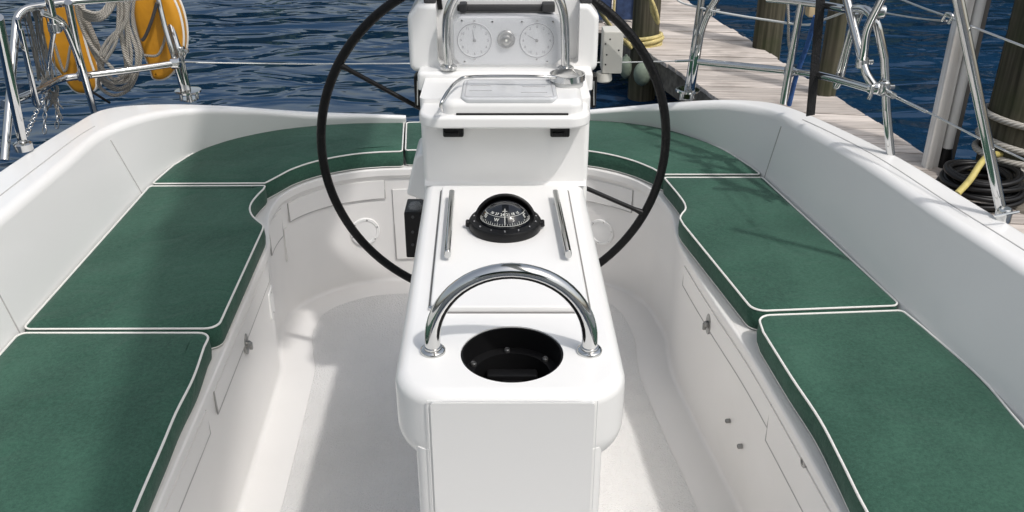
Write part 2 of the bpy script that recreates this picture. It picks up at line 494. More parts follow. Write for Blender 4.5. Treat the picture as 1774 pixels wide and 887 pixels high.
stR = [
    stp((1022, 207), (1022, 194), .54, (1022, 187.5), .545),
    stp((1085, 211.5), (1085, 189), .565, (1085, 182), .57),
    stp((1150, 222), (1152, 184), .60, (1152, 176), .60),
    stp((1250, 257), (1258, 180), .655, (1250, 170.5), .655),
    stp((1300, 287), (1325, 190), .68, (1320, 173.5), .68),
    stp((1335, 318), (1380, 214), .70, (1375, 186), .705),
    ((.86, 2.30), (.925, 2.33, .715), (1.035, 2.38, .71)),
    ((.919, 1.88), (.985, 1.98, .72), (1.108, 2.02, .715)),
    ((.987, 1.434), (1.047, 1.66, .725), (1.175, 1.66, .72)),
    ((1.04, .9), (1.12, 1.0, .73), (1.27, 1.0, .72)),
    ((1.08, .2), (1.16, .2, .73), (1.33, .2, .72)),
]
def coaming(st, name):
    S = crom([Vector((*a, 0)) for a, b, c in st], 8); T = crom([Vector(b) for a, b, c in st], 8); O = crom([Vector(c) for a, b, c in st], 8)
    rings = []
    for a, b, c in zip(S, T, O):
        d = (c - b); d.z = 0
        w = d.length; d.normalize()
        low = Vector((c.x, c.y, -.6)) + d * -.02
        rr = min(.028, w * .4)
        rings.append(fillet3([XY(a, SEAT - .02), XY(a, SEAT + .02).lerp(b, 0), b, c, Vector((c.x, c.y, c.z - .12)) + d * .006, low, low + Vector((0, 0, -.5))],
                             [0, .0, rr, min(.02, w * .4), .05, .0, 0], 6))
    bm = bmesh.new()
    vs = ring_mesh(bm, rings, closed_ring=False)
    for end in (vs[0], vs[-1]):
        bm.faces.new(end)
    return bm, S, T, O
bm, S1, T1, O1 = coaming(stL, 'l')
build('coaming', bm, M['gel'], boat, 40)
bm, S2, T2, O2 = coaming(stR, 'r')
build('coaming', bm, M['gel'], boat, 40)
# stern step between the two coamings (mostly behind the column)
bm = bmesh.new()
a = P(708, 211, CT); b = P(1018, 207, CT)
box(bm, (a.x + .006, 3.22, -.6), (b.x - .006, 3.62, .405), .012)
build('stern_step', bm, M['gel'], boat)
# thin moulded seams: groove along the coaming top and joints on its inner face
def seam_tube(pts, r=.0022):
    bm = bmesh.new(); tube(bm, pts, r, 6); return build('coaming_seam', bm, M['seam'], boat)
def mid(T, O, f, z=.0): return [t.lerp(o, f) + Vector((0, 0, z)) for t, o in zip(T, O)]
seam_tube([p for p in mid(T1, O1, .38, -.0005) if p.y > .5 and p.y < 2.62], .0024)
seam_tube([p for p in mid(T2, O2, .42, -.0005) if p.y > .5 and p.y < 2.66], .0024)
def face_seam(S, T, Y):
    i = min(range(len(S)), key=lambda k: abs(S[k].y - Y))
    a, b = XY(S[i], SEAT + .02), T[i].copy()
    pts = [a.lerp(b, k / 8) for k in range(8)]
    seam_tube(pts, .0022)
face_seam(S1[:36], T1[:36], 2.60); face_seam(S1[:24], T1[:24], 1.79)
i0 = min(range(len(S2)), key=lambda k: (S2[k] - P(1322, 306, CT)).length_squared if True else 0)
seam_tube([XY(S2[i0], SEAT + .02).lerp(T2[i0], k / 8) for k in range(8)])

# inner wall of the well: plan curve W from port to starboard, with seat level, wall and sole
Wl = [(-.585, .2), (-.612, .8), (-.634, 1.2), (-.658, 1.77), (-.682, 2.25), (-.69, 2.36), (-.715, 2.46), (-.735, 2.56), (-.737, 2.64), (-.725, 2.715),
      (-.675, 2.80), (-.58, 2.878), (-.475, 2.918), (-.37, 2.93), (-.2, 2.938), (0, 2.942), (.15, 2.94), (.255, 2.935), (.327, 2.895), (.395, 2.84),
      (.448, 2.75), (.468, 2.66), (.482, 2.55), (.474, 2.42), (.474, 2.33), (.505, 2.05), (.542, 1.78), (.592, 1.2), (.625, .8), (.67, .2)]
W = crom([Vector((*p, 0)) for p in Wl], 8)
Sall = S1 + S2
# seat deck: strip from W to the coaming foot, at SEAT, with a rounded nosing, then the wall and a cove onto the sole
def normal2(pts, i):
    t = pts[min(i + 1, len(pts) - 1)] - pts[max(i - 1, 0)]
    t.z = 0; t.normalize(); return Vector((t.y, -t.x, 0))      # towards the well (path runs port > aft > starboard)
cen = Vector((-.05, 2.0, 0))
rings = []
for i, p in enumerate(W):
    n = normal2(W, i)
    prof = [p - n * .012 + Vector((0, 0, SEAT)), p - n * .001 + Vector((0, 0, SEAT)), p - n * .001 + Vector((0, 0, SEAT - .025)),
            p - n * .012 + Vector((0, 0, SEAT - .04)), p - n * .022 + Vector((0, 0, 0)), p + n * .09 + Vector((0, 0, 0))]
    rings.append(fillet3(prof, [0, .008, .004, .006, .015, 0], 5))
bm = bmesh.new(); ring_mesh(bm, rings, closed_ring=False)
build('seat_front', bm, M['gel_in'], boat, 50)
# seat deck polygons
bm = bmesh.new()
poly = [p - normal2(W, i) * .0122 for i, p in enumerate(W)]
outer = [(p.x, p.y) for p in S1] + [(p.x, p.y) for p in S2]
vs_in = [bm.verts.new((p.x, p.y, SEAT)) for p in poly]
vs_out = [bm.verts.new((x + (.02 if x > 0 else -.02), y + .02, SEAT)) for x, y in outer]
ed = [bm.edges.new((a, b)) for a, b in zip(vs_in, vs_in[1:])] + [bm.edges.new((a, b)) for a, b in zip(vs_out, vs_out[1:])]
ed += [bm.edges.new((vs_in[0], vs_out[0])), bm.edges.new((vs_in[-1], vs_out[-1]))]
bmesh.ops.triangle_fill(bm, edges=ed, use_beauty=True)
build('seat_deck', bm, M['gel_in'], boat, 0)
# sole: smooth gelcoat margin, non-skid field above it
bm = bmesh.new()
v = [bm.verts.new((p.x + normal2(W, i).x * .07, p.y + normal2(W, i).y * .07, -.001)) for i, p in enumerate(W)]
bm.faces.new(v)
build('cockpit_sole', bm, M['gel_in'], boat, 0)
bm = bmesh.new()
ns = []
for i, p in enumerate(W):
    q = p + normal2(W, i) * .085
    ns.append((q.x, q.y))
prism(bm, ns if area2(ns) > 0 else list(reversed(ns)), -.004, .0035, .002, 2)
build('non_skid_panel', bm, M['nonskid'], boat, 40)

def wall_strip(i0, i1, z0, z1, proud, name, m=None, r=.012):
    """A lid or panel that follows the wall between two path indices, standing proud of it by a few millimetres."""
    i0, i1 = min(i0, i1), max(i0, i1)
    bm = bmesh.new()
    k = i1 - i0
    def wallx(i, z):
        n = normal2(W, i); f = max(0, min(1, (SEAT - .04 - z) / (SEAT - .04)))
        return W[i] - n * (.012 + .01 * f), n
    rows = 7
    zs = [z0 + (z1 - z0) * j / (rows - 1) for j in range(rows)]
    F_, B_ = [], []
    for i in range(i0, i1 + 1):
        fr, br = [], []
        for z in zs:
            w, n = wallx(i, z)
            fr.append(bm.verts.new(XY(w + n * proud, z))); br.append(bm.verts.new(XY(w - n * .004, z)))
        F_.append(fr); B_.append(br)
    for a in range(k):
        for j in range(rows - 1):
            bm.faces.new((F_[a][j], F_[a + 1][j], F_[a + 1][j + 1], F_[a][j + 1]))
        bm.faces.new((B_[a][0], B_[a + 1][0], F_[a + 1][0], F_[a][0])); bm.faces.new((F_[a][-1], F_[a + 1][-1], B_[a + 1][-1], B_[a][-1]))
    for j in range(rows - 1):
        bm.faces.new((B_[0][j], F_[0][j], F_[0][j + 1], B_[0][j + 1])); bm.faces.new((F_[-1][j], B_[-1][j], B_[-1][j + 1], F_[-1][j + 1]))
    o = build(name, bm, m or M['gel_in'], boat, 40)
    bm = bmesh.new()
    e = []
    for i in range(i0, i1 + 1):
        w, n = wallx(i, z0); e.append(XY(w + n * .0032, z0 - .0015))
    w, n = wallx(i0, z1); e0 = [XY(w + n * .0006, z1)]
    w, n = wallx(i1, z1); e1 = [XY(w + n * .0006, z1)]
    tube(bm, e0 + e + e1, .0024, 6)
    build('lid_gap', bm, M['seam'], o, 60)
    return o
def near(x, y): return min(range(len(W)), key=lambda k: (W[k].x - x) ** 2 + (W[k].y - y) ** 2)
iA, iB = near(-.655, 1.69), near(-.675, 2.22)
wall_strip(near(-.6, .5), near(-.653, 1.65), .335, SEAT - .045, .004, 'locker_lid')
lidL = wall_strip(near(-.655, 1.68), near(-.686, 2.33), .335, SEAT - .045, .004, 'locker_lid')
lidA = wall_strip(near(-.72, 2.74), near(-.44, 2.925), .33, SEAT - .045, .004, 'locker_lid')
wall_strip(near(-.735, 2.56), near(-.733, 2.70), .30, SEAT - .045, .004, 'locker_lid')
lidR = wall_strip(near(.476, 2.31), near(.553, 1.66), .335, SEAT - .045, .004, 'locker_lid')
lidR2 = wall_strip(near(.556, 1.62), near(.64, .6), .30, SEAT - .045, .004, 'locker_lid')
wall_strip(near(.395, 2.84), near(.17, 2.94), .315, SEAT - .045, .004, 'locker_lid')
wall_strip(near(-.41, 2.92), near(-.33, 2.93), .09, .36, .004, 'wall_panel')
def wall_point(px, py, z_guess=None):
    """Where the survey ray meets the well's wall."""
    d = ray(px, py); best = None
    for i in range(len(W) - 1):
        n = normal2(W, i)
        a, b = W[i] - n * .015, W[i + 1] - normal2(W, i + 1) * .015
        den = d.x * (b.y - a.y) - d.y * (b.x - a.x)
        if abs(den) < 1e-9: continue
        t = (a.x * (b.y - a.y) - a.y * (b.x - a.x)) / den
        s_ = ((d.x * t - a.x) * (b.x - a.x) + (d.y * t - a.y) * (b.y - a.y)) / max((b - a).length_squared, 1e-12)
        if t > 0 and -.01 <= s_ <= 1.01 and 0 <= CAM_H + d.z * t <= .46 and (best is None or t > best[0]): best = (t, n)
    t, n = best
    return Vector((d.x * t, d.y * t, CAM_H + d.z * t)), n
# round inspection plates
for px, py, rr in ((632, 401, .052), (1042, 402, .048)):
    p, n = wall_point(px, py)
    bm = bmesh.new(); mx = axis(p, n)
    lathe(bm, [(rr, -.01), (rr, .003), (rr * .96, .0055), (rr * .8, .0055), (rr * .77, .0035), (rr * .3, .004)], mx, 40)
    pl = build('inspection_plate', bm, M['gel'], boat)
    for k in range(6):
        a = k * math.pi / 3 + .3; bm = bmesh.new()
        lathe(bm, [(.003, .004), (.003, .0068), (.001, .0072)], mx @ Matrix.Translation((math.cos(a) * rr * .88, math.sin(a) * rr * .88, 0)), 10)
        build('screw', bm, M['steel'], pl)
# latches, locks, screws
def latch(px, py, lid, flip=1):
    p, n = wall_point(px, py)
    mx = axis(p + n * .004, n, Vector((0, 0, 1)))
    bm = bmesh.new()
    prism(bm, [(x * 1.0, y) for x, y in [(.030 * math.cos(a * math.pi / 12), .017 * math.sin(a * math.pi / 12)) for a in range(24)]], 0, .004, .0015, 2, mtx=mx)
    o = build('latch', bm, M['dsteel'], lid)
    bm = bmesh.new()
    lathe(bm, [(.009, .003), (.009, .010), (.006, .014), (.002, .015)], mx, 16)
    box(bm, (-.016, -.004, .008), (.004, .004, .017), .002, 2, mx)
    build('latch_knob', bm, M['dsteel'], o)
latch(423, 596, lidL); latch(1231, 561, lidR)
p, n = wall_point(470, 524)
bm = bmesh.new(); mx = axis(p, n, Vector((0, 0, 1)))
prism(bm, rrect(-.042, -.03, .042, .03, .004), -.002, .003, .001, 2, mtx=mx)
hp = build('cover_plate', bm, M['gel'], boat)
for sx in (-1, 1):
    bm = bmesh.new(); lathe(bm, [(.003, .002), (.003, .0042), (.001, .005)], mx @ Matrix.Translation((sx * .033, 0, 0)), 10)
    build('screw', bm, M['steel'], hp)
for px, py, rr in ((1263, 729, .006), (1284, 773, .0065), (1397, 800, .0125)):
    p, n = wall_point(px, py); bm = bmesh.new(); mx = axis(p + n * .004, n)
    lathe(bm, [(rr, -.006), (rr, .003), (rr * .8, .005), (rr * .45, .005), (rr * .4, .002), (rr * .1, .002)], mx, 20)
    build('lock' if rr > .01 else 'screw', bm, M['dsteel'], boat)
# moulded drip channel on the after wall
for px0, px1 in (((488, 400), (505, 445)),):
    pa, n = wall_point(*px0); pb, n2 = wall_point(*px1)
    bm = bmesh.new(); mx = axis((pa + pb) / 2, n, Vector((0, 0, 1)))
    h = (pa - pb).length / 2
    prism(bm, rrect(-h, -.012, h, .012, .004), -.004, .004, .002, 2, mtx=mx); build('drain_channel', bm, M['gel_in'], boat)

# ================================================================== CUSHIONS
def cushion(label, poly, radii, zb=SEAT + .002, zt=CT, group='green seat cushions in the cockpit'):
    """poly: plan corners/curve points; radii per point (0 for curve samples)."""
    if area2(poly) < 0: poly = list(reversed(poly)); radii = list(reversed(radii))
    base = round_poly(poly, [max(r, 0) for r in radii], 5)
    def ring(d, z):
        q = offset_poly(poly, d)
        rr = [max(r - d, .0008) if r > 0 else 0 for r in radii]
        return [(x, y, z) for x, y in round_poly(q, rr, 5)]
    e = .006
    rings = [ring(.004, zb), ring(.0, zb + .004), ring(-.0025, (zb + zt) / 2 - .004), ring(-.001, zt - e), ring(.0012, zt - .002), ring(.006, zt + .0005), ring(.016, zt + .0035), ring(.035, zt + .0055)]
    bm = bmesh.new()
    vs = ring_mesh(bm, [[Vector(p) for p in r] for r in rings], cap1=False)
    f = bm.faces.new(vs[-1]); bmesh.ops.triangulate(bm, faces=[f])
    o = build('seat_cushion', bm, M['green'], None, 60)
    tag(o, label, 'cushion', group)
    bm = bmesh.new(); tube(bm, [Vector(p) for p in ring(.0007, zt - .0008)], .0026, 8, closed=True)
    build('piping', bm, M['piping'], o)
    bm = bmesh.new(); tube(bm, [Vector(p) for p in ring(.0012, zb + .0035)], .0020, 8, closed=True)
    build('piping', bm, M['piping'], o)
    return o
def px_poly(pts, z=CT):
    out = []
    for p in pts:
        q = P(p[0], p[1], z); out.append((q.x, q.y))
    return out
def curve2(pts, n=6):
    return [(v.x, v.y) for v in crom([Vector((*p, 0)) for p in pts], n)]
def shape(parts):
    """parts: list of ('c', [pixels], radius) corners or ('s', [pixels]) smooth runs."""
    poly, rad = [], []
    for k, pts, *r in parts:
        w = px_poly(pts)
        if k == 's': w = curve2(w, 6); poly += w; rad += [0] * len(w)
        else: poly += w; rad += [r[0]] * len(w)
    return poly, rad
# port side
p_, r_ = shape([('c', [(259, 322)], .012), ('c', [(38, 570)], .02), ('c', [(377, 569)], .03), ('s', [(455, 398), (456, 390), (448, 383), (438, 374), (433, 362), (436, 351), (446, 338), (457, 327)]), ('c', [(460, 321)], .008)])
cush2 = cushion('middle green cushion on the left seat, with a curved notch at its far inner corner', p_, r_)
pts = [P(33, 576, CT), P(366, 576, CT)]
fw = [(-1.105, .25), (pts[0].x, pts[0].y), (pts[1].x, pts[1].y)]
cs = curve2([(pts[1].x + .002, pts[1].y - .06), P(335, 655, CT)[:2], P(305, 715, CT)[:2], P(282, 770, CT)[:2], P(232, 887, CT)[:2], (-.612, .9), (-.59, .25)], 5)
poly = [fw[0], fw[1], fw[2]] + cs; rad = [.02, .02, .03] + [0] * (len(cs) - 1) + [.02]
cush1 = cushion('large green cushion filling the bottom left corner of the cockpit seat', poly, rad)
p_, r_ = shape([('c', [(459, 317)], .008), ('c', [(263, 318)], .012), ('s', [(300, 286), (345, 260), (400, 241), (470, 226), (550, 217), (620, 213), (690, 212)]), ('c', [(700, 212)], .012), ('c', [(697, 262)], .012), ('s', [(660, 263), (620, 266), (580, 272), (540, 281), (505, 293), (480, 306)])])
cush3 = cushion('curved green corner cushion left of the helm column, along the aft coaming', p_, r_)
p_, r_ = shape([('c', [(704, 212)], .012), ('c', [(702, 260)], .012), ('c', [(880, 256)], .012), ('c', [(880, 208)], .012)])
cush4 = cushion('short green cushion half hidden behind the left edge of the helm column', p_, r_)
# starboard side
p_, r_ = shape([('c', [(886, 208)], .012), ('c', [(886, 256)], .012), ('s', [(960, 257), (1018, 261), (1060, 268), (1100, 279), (1130, 291)]), ('c', [(1150, 302)], .01), ('c', [(1319, 302)], .012), ('s', [(1302, 289), (1250, 257), (1200, 237), (1150, 222), (1085, 212), (1022, 208), (950, 207)])])
cush5 = cushion('curved green corner cushion right of the helm column, seen through the wheel', p_, r_)
p_, r_ = shape([('c', [(1321, 307)], .012), ('c', [(1150, 307)], .008), ('s', [(1162, 321), (1176, 338), (1186, 353), (1187, 362), (1181, 370), (1178, 377), (1184, 389)]), ('c', [(1306, 539)], .035), ('c', [(1561, 529)], .02)])
cush6 = cushion('middle green cushion on the right seat, between the corner cushion and the large near cushion', p_, r_)
a, b = P(1312, 546, CT), P(1563, 537, CT)
cs = curve2([P(1322, 575, CT)[:2], P(1372, 655, CT)[:2], P(1420, 727, CT)[:2], P(1458, 800, CT)[:2], P(1502, 887, CT)[:2], (.632, .9), (.66, .25)], 5)
bk = curve2([(1.08, .25), (1.035, .9), P(1774, 740, CT)[:2], P(1700, 655, CT)[:2], P(1600, 567, CT)[:2]], 5)
poly = [(b.x, b.y), (a.x, a.y)] + cs + bk; rad = [.015, .035] + [0] * (len(cs) - 1) + [.02, .02] + [0] * (len(bk) - 1)
cush7 = cushion('large green cushion filling the bottom right corner of the cockpit seat', poly, rad)

# ================================================================== STEERING CONSOLE
con = empty('steering_console', (-.01, 1.7, 0))
tag(con, 'white moulded steering console with instrument pod, standing in the middle of the cockpit sole', 'steering console')
PT = .75
def shell(bm, outline_rings): ring_mesh(bm, outline_rings)
# upper box of the pedestal
xl0, xr0 = P(680, 640, PT).x, P(1091, 640, PT).x
xl1, xr1 = P(735, 320, PT).x, P(1012, 320, PT).x
YF, YB = 1.187, 2.30
up = round_poly([(xl0 + .004, YF), (xr0 - .004, YF), (xr1, 2.06), (xr1, YB), (xl1, YB), (xl1, 2.06)], [.085, .085, 0, .03, .03, 0], 8)
bm = bmesh.new()
outline = up
rings = []
def rr_ring(d, z): return [Vector((x, y, z)) for x, y in offset_poly(outline, d)]
for j in range(7):
    a = math.pi / 2 * j / 6; rings.append(rr_ring(.034 - .034 * math.sin(a) , .655 - .052 * math.cos(a)))
for j in range(7):
    a = math.pi / 2 * j / 6; rings.append(rr_ring(.024 - .024 * math.cos(a), PT - .024 + .024 * math.sin(a)))
ring_mesh(bm, rings)
body = build('pedestal_top', bm, M['gel'], con, 40)
hc = P(887, 614, PT); hr = .0865; hcy = 1.309
bm = bmesh.new(); lathe(bm, [(hr, .657), (hr, .9)], Matrix.Translation((hc.x, hcy, 0)), 64)
cut1 = build('cutter', bm, M['gel'], None, 0, origin=(0, 0, 0))
boolean(body, [cut1])
# black socket sunk in the opening
sm = Matrix.Translation((hc.x, hcy, 0))
bm = bmesh.new(); lathe(bm, [(hr - .0008, PT - .002), (hr - .0035, PT - .002), (hr - .004, .708), (hr - .021, .707), (hr - .023, .664), (.004, .663), (.004, .66), (hr - .0008, .66)], sm, 64, False)
sock = build('instrument_socket', bm, M['pit'], con, 40)
bm = bmesh.new()
box(bm, (hc.x - .04, hcy - .052, .663), (hc.x + .04, hcy - .012, .694), .004)
build('socket_block', bm, M['pit'], sock)
bm = bmesh.new()
box(bm, (hc.x - .045, hcy + .02, .663), (hc.x + .045, hcy + .045, .69), .006); box(bm, (hc.x - .018, hcy - .015, .663), (hc.x + .018, hcy + .022, .682), .004)
build('socket_bracket', bm, M['black'], sock)
smoky = mat('smoky_screw', (.12, .12, .12), .3, .6)
for k in range(6):
    a = R(30 + 60 * k) + .12; bm = bmesh.new()
    lathe(bm, [(.0055, 0), (.0055, .004), (.004, .006), (.0015, .0045)], Matrix.Translation((hc.x + math.cos(a) * (hr - .014), hcy + math.sin(a) * (hr - .014), .707)), 14)
    build('screw', bm, smoky, sock)
# lower leg of the pedestal
bm = bmesh.new()
lx0, lx1 = PY(722, 775, YF + .03).x, PY(1042, 775, YF + .03).x
prism(bm, rrect(lx0, YF + .006, lx1, YB - .05, .02), -.02, .64, 0)
leg = build('pedestal_leg', bm, M['gel'], con, 40)
# flare at the foot of the upper box and front panel
bm = bmesh.new()
fx0, fx1 = PY(745, 700, YF).x, PY(1031, 700, YF).x
zt = PY(887, 698, YF).z
mx = axis((0, YF, 0), (0, -1, 0), (1, 0, 0))
prism(bm, rrect(fx0, .05, fx1, zt, .006), -.02, .0006, .0005, 2, mtx=mx)
build('front_panel', bm, M['gel'], con, 40)
bm = bmesh.new()
tube(bm, [Vector((x, YF + .0002, z)) for x, z in ((fx0 - .004, .06), (fx0 - .004, zt + .004), (fx1 + .004, zt + .004), (fx1 + .004, .06))], .0009, 6)
build('panel_seam', bm, M['gel'], con)
# hatch lid on the pedestal top
LZ = PT + .012
q = [P(745, 531, LZ), P(1021, 531, LZ), P(982, 321, LZ), P(766, 321, LZ)]
bm = bmesh.new(); prism(bm, round_poly([(v.x, v.y) for v in q], [.018, .018, .012, .012], 6), PT - .002, LZ, .004, 3)
lid = build('hatch_lid', bm, M['gel'], con, 40)
bm = bmesh.new()
o = round_poly([(v.x, v.y) for v in q], [.018, .018, .012, .012], 6)
prism(bm, offset_poly(o if area2(o) > 0 else list(reversed(o)), -.0045), PT - .004, PT + .0012)
build('hatch_gap_shade', bm, M['gap'], con, 40)  # dark rim drawn in place of the shadow round the lid
for (xa, ya), (xb, yb) in (((783, 334), (775, 441)), ((962, 334), (985, 441))):
    a, b = P(xa, ya, LZ + .016), P(xb, yb, LZ + .016)
    bm = bmesh.new()
    d = (b - a).normalized(); mx = axis(a, d, (0, 0, 1)); L_ = (b - a).length
    prism(bm, round_poly([(-.009, -.0065), (.009, -.0065), (.009, .0065), (-.009, .0065)], .0055, 4), 0, L_, .002, 2, rb=.002, mtx=mx)
    hd = build('hatch_handle', bm, M['steel'], lid, 50)
    for f in (.1, .9):
        bm = bmesh.new(); c = a.lerp(b, f); lathe(bm, [(.006, 0), (.006, .012)], Matrix.Translation((c.x, c.y, LZ - .001)), 12)
        build('handle_standoff', bm, M['steel'], hd)
for px in (748, 780, 992):
    c = P(px, 537, PT); bm = bmesh.new(); lathe(bm, [(.006, 0), (.006, .006), (.003, .008)], Matrix.Translation(c), 12)
    build('hatch_stop', bm, M['steel'], con)
# column
CY = 2.05
cx0, cx1 = -.2125, .181
bm = bmesh.new()
o = round_poly([(cx0, CY), (cx1, CY), (cx1, 2.305), (cx0, 2.305)], [.014, .014, .03, .03], 5)
rings = [[Vector((x, y, z)) for x, y in o] for z in (.45, .74, .96)]
ring_mesh(bm, rings)
# gentle fillet where the column meets the pedestal top
column = build('column', bm, M['gel'], con, 40)
bm = bmesh.new()
rings = []
for j in range(7):
    a = math.pi / 2 * j / 6; rr = .014
    rings.append([Vector((x, CY + .002 - rr * (1 - math.sin(a)), PT - .001 + rr * (1 - math.cos(a)))) for x in (cx0 + .004, cx1 - .004)])
ring_mesh(bm, rings, closed_ring=False)
build('column_fillet', bm, M['gel'], con, 60)
# shelf tray with lip
SY = 1.952
sx0, sx1 = PY(722, 205, SY).x, PY(1026, 205, SY).x
bm = bmesh.new()
prism(bm, round_poly([(sx0, SY), (sx1, SY), (sx1 - .004, 2.30), (sx0 + .004, 2.30)], [.05, .05, .01, .01], 8), .921, .949, .008, 4, rb=.006)
shelf = build('shelf', bm, M['gel'], con, 45)
# raised rounded lid on the shelf
ZL = .949
q = [P(757, 199, ZL), P(1011, 199, ZL), P(1003, 140, ZL + .02), P(800, 140, ZL + .02)]
bm = bmesh.new(); prism(bm, round_poly([(v.x, v.y) for v in q], [.03, .03, .03, .03], 7), ZL - .002, ZL + .032, .017, 6)
slid = build('tray_lid', bm, M['gel'], con, 45)
bm = bmesh.new(); a, b = P(790, 199, ZL + .003), P(985, 199, ZL + .003); fy = q[0].y
box(bm, (a.x, fy - .0025, ZL - .001), (b.x, fy + .01, ZL + .0042)); build('lid_gap', bm, M['black'], con, 0)
q = [P(797, 171, ZL + .036), P(968, 171, ZL + .036), P(961, 137, ZL + .036), P(803, 137, ZL + .036)]
bm = bmesh.new(); prism(bm, round_poly([(v.x, v.y) for v in q], .02, 6), ZL + .026, ZL + .037, .005, 3)
win = build('acrylic_cover', bm, M['frost'], con, 45)
bm = bmesh.new(); o = round_poly([(v.x, v.y) for v in q], .02, 6); o = o if area2(o) > 0 else o[::-1]
tube(bm, [Vector((x, y, ZL + .0372)) for x, y in offset_poly(o, .010)], .0011, 6, closed=True); build('cover_rim', bm, M['mark_l'], win)
for y, xa, xb in ((148, 815, 850), (157, 813, 852), (150, 905, 945), (160, 903, 948)):
    bm = bmesh.new(); a, b = P(xa, y, ZL + .0375), P(xb, y, ZL + .0375); tube(bm, [a, b], .0012, 6)
    build('cover_print', bm, M['mark_l'], win)
# thin grab rail round the shelf lid, ending at the cup ring
zr = ZL + .056
pts = [P(766, 192, ZL + .012), P(764, 180, ZL + .04), P(776, 158, zr), P(795, 139, zr), P(806, 134, zr), P(960, 134, zr), P(972, 140, ZL + .03)]
bm = bmesh.new(); tube(bm, crom(pts, 6), .0038, 10); build('shelf_rail', bm, M['steel'], con, 50)
# cup ring
c = P(983, 132, ZL + .05); bm = bmesh.new()
mx = Matrix.Translation(c)
lathe(bm, [(.041, -.007), (.041, .007), (.0375, .007), (.0375, -.007), (.041, -.007)], mx, 48, False)
cup = build('cup_ring', bm, M['steel'], con, 50)
bm = bmesh.new(); lathe(bm, [(.0365, -.021), (.0372, -.018), (.0372, -.006), (.0355, -.006), (.0345, -.019), (.001, -.0195)], mx, 40)
build('cup_liner', bm, mat('grey_liner', (.55, .55, .54), .25), cup, 50)
# black brackets under the shelf
for xa, xb in ((768, 803), (953, 987)):
    a, b = PY(xa, 236, CY - .012), PY(xb, 219, CY - .012)
    bm = bmesh.new(); box(bm, (a.x, CY - .022, a.z), (b.x, CY + .004, .924), .004); box(bm, (a.x + .004, CY - .026, a.z + .004), (b.x - .012, CY - .018, a.z + .014), .002)
    build('shelf_bracket', bm, M['black'], con)
# instrument pod
PF = 2.268                                   # face of the pod
def podx(x, y=70): return PY(x, y, PF).x
zb_, zt_ = PY(887, 126, PF).z, PY(887, 22, PF).z
bm = bmesh.new()
pod = [(podx(707), zb_), (podx(1037), zb_), (podx(1037), zt_ - .01), (podx(1020), zt_ + .02), (podx(724), zt_ + .02), (podx(707), zt_ - .01)]
mx = axis((0, PF, 0), (0, -1, 0), (1, 0, 0))
prism(bm, round_poly(pod, [.02, .02, .02, .02, .02, .02], 5), -.155, 0.0, .014, 4, mtx=mx)
podo = build('instrument_pod', bm, M['gel'], con, 40)
bm = bmesh.new(); prism(bm, rrect(podx(757), zb_ + .022, podx(1003), 1.25, .012), -.045, .05, mtx=mx)
cut = build('cutter', bm, M['gel'], None, 0, origin=(0, 0, 0)); boolean(podo, [cut])
# neck that joins pod and shelf
bm = bmesh.new(); o = rrect(PY(727, 150, PF).x, 2.215, PY(1024, 150, PF).x, 2.305, .012)
prism(bm, o, .93, zb_ + .016, .01, 3); build('pod_neck', bm, M['gel'], con, 40)
# grey side cheeks, black top caps
for xa, xb in ((736, 757), (1004, 1024)):
    bm = bmesh.new(); box(bm, (podx(xa), PF + .01, zt_ + .019), (podx(xb), PF + .12, zt_ + .034), .004)
    build('pod_cap', bm, M['dark'], con)
bm = bmesh.new(); box(bm, (podx(790, 15), PF + .03, zt_ - .004), (podx(948, 15), PF + .08, zt_ + .011), .004)
box(bm, (podx(795, 15), PF + .012, zt_ - .002), (podx(808, 15), PF + .05, zt_ + .018), .003); box(bm, (podx(940, 15), PF + .012, zt_ - .002), (podx(962, 15), PF + .05, zt_ + .018), .003)
build('pod_hinge_bar', bm, M['dark'], con)
bm = bmesh.new(); tube(bm, [PY(763, 16, PF + .04), PY(757, -30, PF + .04)], .006, 10); build('pod_aerial', bm, M['black'], con)
